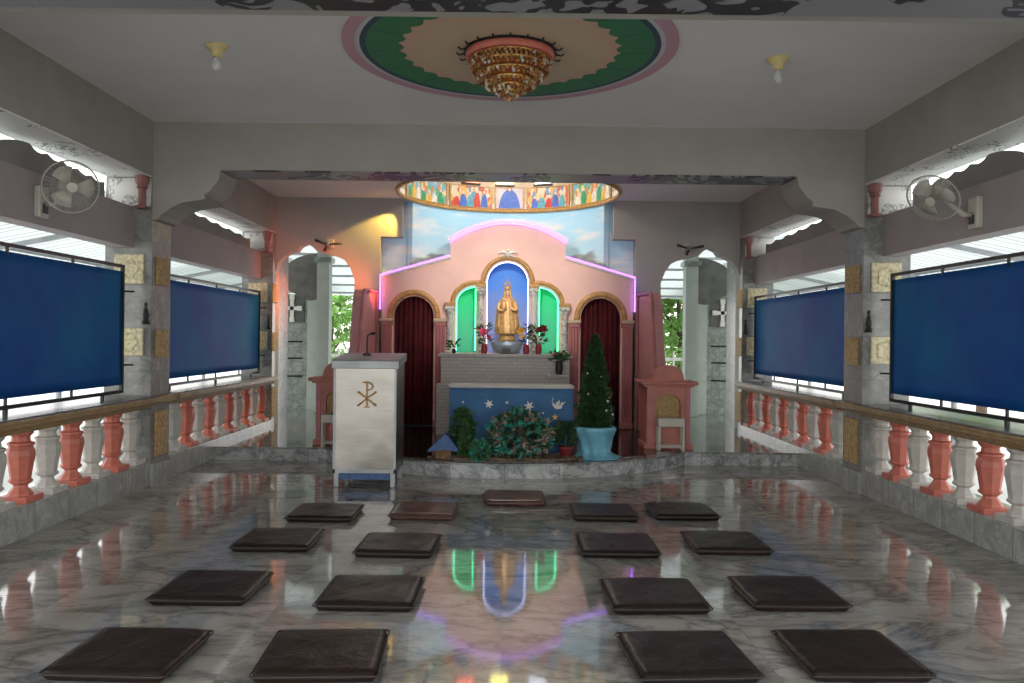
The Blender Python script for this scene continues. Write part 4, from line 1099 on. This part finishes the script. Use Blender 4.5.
# wall fans ---------------------------------------------------------------
def fan(s, side, yaw, tilt, px_, py_, Yh):
    hc = P(px_, py_, Yh); base = Vector((s*3.44, 5.85, 2.36))
    t = thing('wall_fan', f'oscillating wall fan with a wire cage on the {side} lintel', 'fan', base)
    mb = MB(); a, b = sorted((s*3.44, s*3.39)); mb.box(a, b, base.y-.06, base.y+.06, base.z-.12, base.z+.11, .012); obj('wall_plate', mb, 'plastic', t)
    mb = MB(); mb.box(*sorted((s*3.39, s*3.378)), base.y-.03, base.y+.03, base.z-.09, base.z-.02, .004); obj('switch_panel', mb, 'black', t)
    d = Vector((-s*math.cos(tilt)*math.cos(yaw), -math.cos(tilt)*math.sin(yaw), -math.sin(tilt))).normalized()
    back = hc - d*.13
    mb = MB(); mb.tube([(s*3.39, base.y, base.z-.02), (s*3.33, base.y, base.z-.02), back+Vector((0,0,-.06)), back], .02, 8); obj('arm', mb, 'plastic', t, True)
    rot = d.to_track_quat('Z', 'Y').to_matrix().to_4x4()
    T_ = Matrix.Translation(hc) @ rot
    mb = MB(); mb.lathe([(.02,-.20),(.055,-.185),(.062,-.14),(.062,-.09),(.05,-.06)], (0,0,0), 16); mb.xf(T_); obj('motor_housing', mb, 'plastic', t, True, world=True)
    mb = MB(); R_ = .180
    for zc, dz in ((.045, 1), (-.05, -1)):
        for i in range(36):
            a = 2*PI*i/36; mb.tube([(.03*math.cos(a), .03*math.sin(a), zc), (.12*math.cos(a), .12*math.sin(a), zc), (.16*math.cos(a), .16*math.sin(a), zc*.7), (R_*math.cos(a), R_*math.sin(a), 0)], .0013, 3)
        mb.tube([(.12*math.cos(2*PI*i/24), .12*math.sin(2*PI*i/24), zc) for i in range(24)], .002, 4, closed=True)
    mb.tube([(R_*math.cos(2*PI*i/36), R_*math.sin(2*PI*i/36), 0) for i in range(36)], .006, 6, closed=True)
    mb.xf(T_); cg = obj('cage', mb, 'wire', t)
    mb = MB(); mb.lathe([(.034,0),(.034,.008),(.005,.012)], (0,0,.045), 16); mb.xf(T_); obj('hub_badge', mb, 'plastic', t)
    for k_ in range(3):
        mb = MB(); n = 8; rows_ = []
        for i in range(n+1):
            a = 2*PI*k_/3+math.radians(-32+64*i/n); rr = .150*(1-.12*abs(i/n-.5)); z = .02*(i/n-.5)*2
            rows_.append((mb.bm.verts.new((.03*math.cos(a), .03*math.sin(a), z*.4)), mb.bm.verts.new((rr*math.cos(a), rr*math.sin(a), z))))
        for i in range(n): mb.bm.faces.new((rows_[i][0], rows_[i+1][0], rows_[i+1][1], rows_[i][1]))
        mb.xf(T_); o = obj('blade', mb, 'plastic', t, True); o.modifiers.new('s', 'SOLIDIFY').thickness = .003
fan(-1, 'left', math.radians(52), math.radians(12), 71, 187, 5.62)
fan(1, 'right', math.radians(35), math.radians(38), 933, 198, 5.70)

# ------------------------------------------------------------------ outside
mb = MB(); mb.box(-26, 26, -8, 40, -.35, -.13); o = struct('ground', mb, 'ground', 'pale ground outside')
for s, side in ((-1, 'left'), (1, 'right')):
    t = thing('canopy_roof', f'white corrugated canopy roof outside the {side} openings', 'roof', (s*5, 6, 2.4))
    mb = MB(); n = 90
    for i in range(n):
        pass
    rows_ = []
    for i in range(181):
        y = -1.5+20*i/180; dz = .012*math.sin(i*1.57)
        rows_.append((mb.bm.verts.new((s*3.72, y, 2.72+dz)), mb.bm.verts.new((s*6.3, y, 2.20+dz))))
    for i in range(180): mb.bm.faces.new((rows_[i][0], rows_[i+1][0], rows_[i+1][1], rows_[i][1]))
    o = obj('roofing_sheet', mb, 'roof', t, True)
    for k_ in range(4):
        x = s*(3.95+.72*k_); z = 2.70-(abs(x)-3.72)*.2+-.05
        mb = MB(); mb.box(x-.02, x+.02, -1.5, 18, z-.03, z); obj('purlin', mb, 'steelgrey', t)
    for k_ in range(9):
        y = -.5+2.2*k_; mb = MB(); mb.plate([(s*3.72, 2.62), (s*6.3, 2.10), (s*6.3, 2.06), (s*3.72, 2.56)], [], y, y+.05); obj('rafter', mb, 'steelgrey', t)
    for k_ in range(4):
        y = .5+5.2*k_; mb = MB(); mb.tube([(s*6.1, y, -.13), (s*6.1, y, 2.14)], .04, 8); obj('post', mb, 'steelgrey', t)
# rear passage roof + pillars + panel walls
t = thing('canopy_roof', 'pale ribbed canopy roof behind the rear doorways', 'roof', (0, 15, 2.7))
mb = MB(); rows_ = []
for i in range(101):
    x = -6+12*i/100; dz = .012*math.sin(i*1.57); rows_.append((mb.bm.verts.new((x, 12.3, 3.02+dz)), mb.bm.verts.new((x, 18.5, 2.35+dz))))
for i in range(100): mb.bm.faces.new((rows_[i][0], rows_[i+1][0], rows_[i+1][1], rows_[i][1]))
obj('roofing_sheet', mb, 'roof', t, True)
for k_ in range(6):
    y = 12.6+1.0*k_; z = 3.0-(y-12.3)*.108-.05; mb = MB(); mb.box(-6, 6, y, y+.05, z-.04, z); obj('purlin', mb, 'steelgrey', t)
for s, side in ((-1, 'left'), (1, 'right')):
    t = thing('outdoor_pillar', f'slim pale green-grey pillar seen through the {side} rear doorway', 'pillar', (s*3.0, 13.1, DZ))
    mb = MB(); mb.box(s*3.0-.10, s*3.0+.10, 13.0, 13.22, DZ, 2.86); mb.box(s*3.0-.13, s*3.0+.13, 12.97, 13.25, DZ, DZ+.12, .01); obj('shaft', mb, 'pillar_plain', t)
    mb = MB(); mb.plate([(s*3.10, 2.0), (s*3.10, 2.74)] + [(s*(3.10+.62*math.sin(a)), 2.30+.44*math.cos(a)) for a in [PI/2*i/8 for i in range(9)]] + [(s*3.60, 2.15), (s*3.40, 2.05), (s*3.25, 1.98)], [], 13.05, 13.17); obj('corbel', mb, 'panel_dark', t)['label'] = 'dark rounded corbel'
    mb = MB(); mb.box(s*3.0-.14, s*3.0+.14, 12.96, 13.26, 2.60, 2.68, .01); obj('cap', mb, 'pillar_out', t)
    t = thing('marble_panel_wall', f'grey marble panel wall with a white cross seen through the {side} rear doorway', 'wall panel', (s*3.6, 13.6, DZ))
    xa, xb = sorted((s*3.18, s*4.3))
    mb = MB(); mb.box(xa, xb, 13.5, 13.62, -.12, 2.1 if s < 0 else 2.3); obj('panel', mb, 'pillar_out', t)
    mb = MB(); mb.box(*sorted((s*3.42, s*3.95)), 13.48, 13.5, 1.62, 2.08); obj('inset', mb, 'panel_dark', t)['label'] = 'darker stone inset behind the cross'
    mb = MB(); mb.box(*sorted((s*3.18, s*3.36)), 13.44, 13.5, DZ, 2.08, .006); obj('edge_pier', mb, 'pillar_plain', t)['label'] = 'pale pier at the panel edge'
    cxx = s*3.62; zc = 1.86; mb = MB()
    mb.box(cxx-.03, cxx+.03, 13.44, 13.48, zc-.19, zc+.19); mb.box(cxx-.13, cxx+.13, 13.44, 13.48, zc-.03, zc+.03)
    for a, b in ((0, .19), (0, -.19), (.13, 0), (-.13, 0)): mb.box(cxx+a-.04, cxx+a+.04, 13.435, 13.48, zc+b-.04, zc+b+.04)
    obj('cross', mb, 'white', t)['label'] = 'white cross'
    for zz in (.72, 1.02, 1.30):
        mb = MB(); mb.tube([(s*3.45, 13.49, zz), (s*3.70, 13.40, zz)], .015, 6); obj('hook_rod', mb, 'black', t)
    # wall fan like fixture above rear doorway
    t = thing('wall_fan', f'small dark wall fan above the {side} rear doorway', 'fan', (s*2.55, YW, 2.62))
    q = Vector((s*2.50, YW-.16, 2.66)); mb = MB(); mb.box(s*2.5-.05, s*2.5+.05, YW-.04, YW, 2.64, 2.76, .006); obj('wall_plate', mb, 'plastic', t)
    mb = MB(); mb.tube([(s*2.5, YW-.04, 2.70), q], .018, 6); mb.sph(q, .05, (1,1.2,1)); obj('motor_housing', mb, 'vault', t, True)
    for k_ in range(3):
        a = 2*PI*k_/3+.35; dd = Vector((math.cos(a), -.35*math.cos(a)*s, math.sin(a)*.45)); mb = MB()
        mb.tube([q+Vector((0,-.07,0))+dd*.03, q+Vector((0,-.07,0))+dd*.20], .022, 6, taper=[.5, 1]); obj('blade', mb, 'leafdark' if False else 'black', t, True)
def tree(name, label, x, y, h, r, seed, m_='leafbright', n=2600):
    random.seed(seed); t = thing(name, label, 'tree', (x, y, -.13))
    mb = MB(); mb.tube([(x, y, -.13), (x+.05, y, h*.4), (x-.05, y, h*.75)], .11, 8, taper=[1, .7, .4])
    for k_ in range(5):
        a = 2*PI*k_/5; mb.tube([(x, y, h*.42), (x+r*.6*math.cos(a), y+r*.6*math.sin(a), h*.68)], .04, 6, taper=[1, .4])
    obj('trunk', mb, 'bark', t)
    mb = MB(); cl = [(random.uniform(-.6,.6)*r, random.uniform(-.6,.6)*r, random.uniform(.40,.95)*h, random.uniform(.35,.6)*r) for _ in range(9)]
    for i in range(n):
        c_ = random.choice(cl); u = random.uniform(-1, 1); a = random.uniform(0, 2*PI); s_ = math.sqrt(1-u*u); q = c_[3]*random.uniform(.6, 1)
        mb.leaf((x+c_[0]+q*s_*math.cos(a), y+c_[1]+q*s_*math.sin(a), c_[2]+q*u), (s_*math.cos(a), s_*math.sin(a), u-.3), .20, .07)
    obj('foliage', mb, m_, t)
tree('leafy_tree', 'bright green tree outside the right rear doorway', 4.2, 19.5, 3.4, 1.25, 21)
tree('leafy_tree', 'sparse green tree outside the left rear doorway', -4.5, 20.5, 2.3, .75, 22, n=700)
for i_, (x_, y_, lab_) in enumerate([(-9.3, 7, 'tree beyond the left canopy, nearer the camera'), (-9.6, 12.5, 'tree beyond the left canopy, farther from the camera'), (9.4, 8, 'tree beyond the right canopy, nearer the camera')]):
    tree('leafy_tree', lab_, x_, y_, 2.9, 1.6, 31+i_, 'leafbright', 1500)
tree('leafy_tree', 'tree beyond the right canopy, farther from the camera', 9.5, 16, 3.6, 2.0, 23)
for s, side in ((-1, 'left'), (1, 'right')):
    t = thing('fence', f'white picket fence outside beyond the {side} rear doorway', 'fence', (s*3.5, 17.2, -.13))
    mb = MB(); mb.box(s*3.5-1.6, s*3.5+1.6, 17.2, 17.24, .35, .42); mb.box(s*3.5-1.6, s*3.5+1.6, 17.2, 17.24, .95, 1.02); obj('rail', mb, 'white', t)
    for k_ in range(16):
        x = s*3.5-1.55+.205*k_; mb = MB(); mb.box(x-.02, x+.02, 17.17, 17.2, -.13, 1.15); obj('picket', mb, 'white', t)

# ------------------------------------------------------------------ lights
def light(kind, name, loc, energy, col, target=None, **kw):
    d = bpy.data.lights.new(name, kind); d.energy = energy; d.color = col
    for k_, v in kw.items(): setattr(d, k_, v)
    o = bpy.data.objects.new(name, d); COL.objects.link(o); o.location = loc
    if target is not None:
        o.rotation_euler = (Vector(target)-Vector(loc)).to_track_quat('-Z', 'Y').to_euler()
    return o
light('SPOT', 'altar_lamp', (.0, 8.3, 3.0), 150, (1, .90, .82), (0, 11.2, 2.35), spot_size=math.radians(62), spot_blend=.7, shadow_soft_size=.08)
light('POINT', 'drum_lamp', (0, 10.8, 4.1), 46, (1, .96, .90), shadow_soft_size=.15)
light('SPOT', 'yellow_lamp', (-1.47, 11.08, 3.31), 70, (1, .60, .10), (-2.14, 11.28, 2.40), spot_size=math.radians(58), spot_blend=.35, shadow_soft_size=.02)
light('SPOT', 'orange_lamp', (-1.55, 10.55, 2.12), 75, (1, .17, .06), (-2.75, 11.4, 2.15), spot_size=math.radians(72), spot_blend=.9, shadow_soft_size=.22)
light('SPOT', 'doorway_lamp', (-2.45, 11.72, 2.25), 40, (1, .16, .04), (-3.27, 11.62, 1.92), spot_size=math.radians(62), spot_blend=.6, shadow_soft_size=.06)

# world: bright overcast sky
w = bpy.data.worlds.new('World'); sc.world = w; w.use_nodes = True
nt = w.node_tree; bg = nt.nodes['Background']
tc = nt.nodes.new('ShaderNodeTexCoord'); sx = nt.nodes.new('ShaderNodeSeparateXYZ'); nt.links.new(tc.outputs['Generated'], sx.inputs[0])
r = ramp(nt, sx.outputs[2], [(0, (1,.99,.96)), (.5, (.95,.97,1.0))])
nt.links.new(r, bg.inputs[0]); bg.inputs[1].default_value = 2.2

# ------------------------------------------------------------------ camera
cd = bpy.data.cameras.new('camera'); cam = bpy.data.objects.new('camera', cd); COL.objects.link(cam)
cd.sensor_width = 36; cd.lens = 36*F/1024
cd.shift_x = (512-VX)/1024; cd.shift_y = -(341.5-VY)/1024
cam.matrix_world = Matrix.Translation((0, 0, H)) @ Matrix.Rotation(PI/2, 4, 'X') @ Matrix.Rotation(ROLL, 4, 'Z')
cd.clip_start = .05; cd.clip_end = 200
sc.camera = cam
sc.view_settings.view_transform = 'Standard'; sc.view_settings.look = 'None'; sc.view_settings.gamma = 1
sc.view_settings.use_curve_mapping = False; sc.view_settings.exposure = 0.4
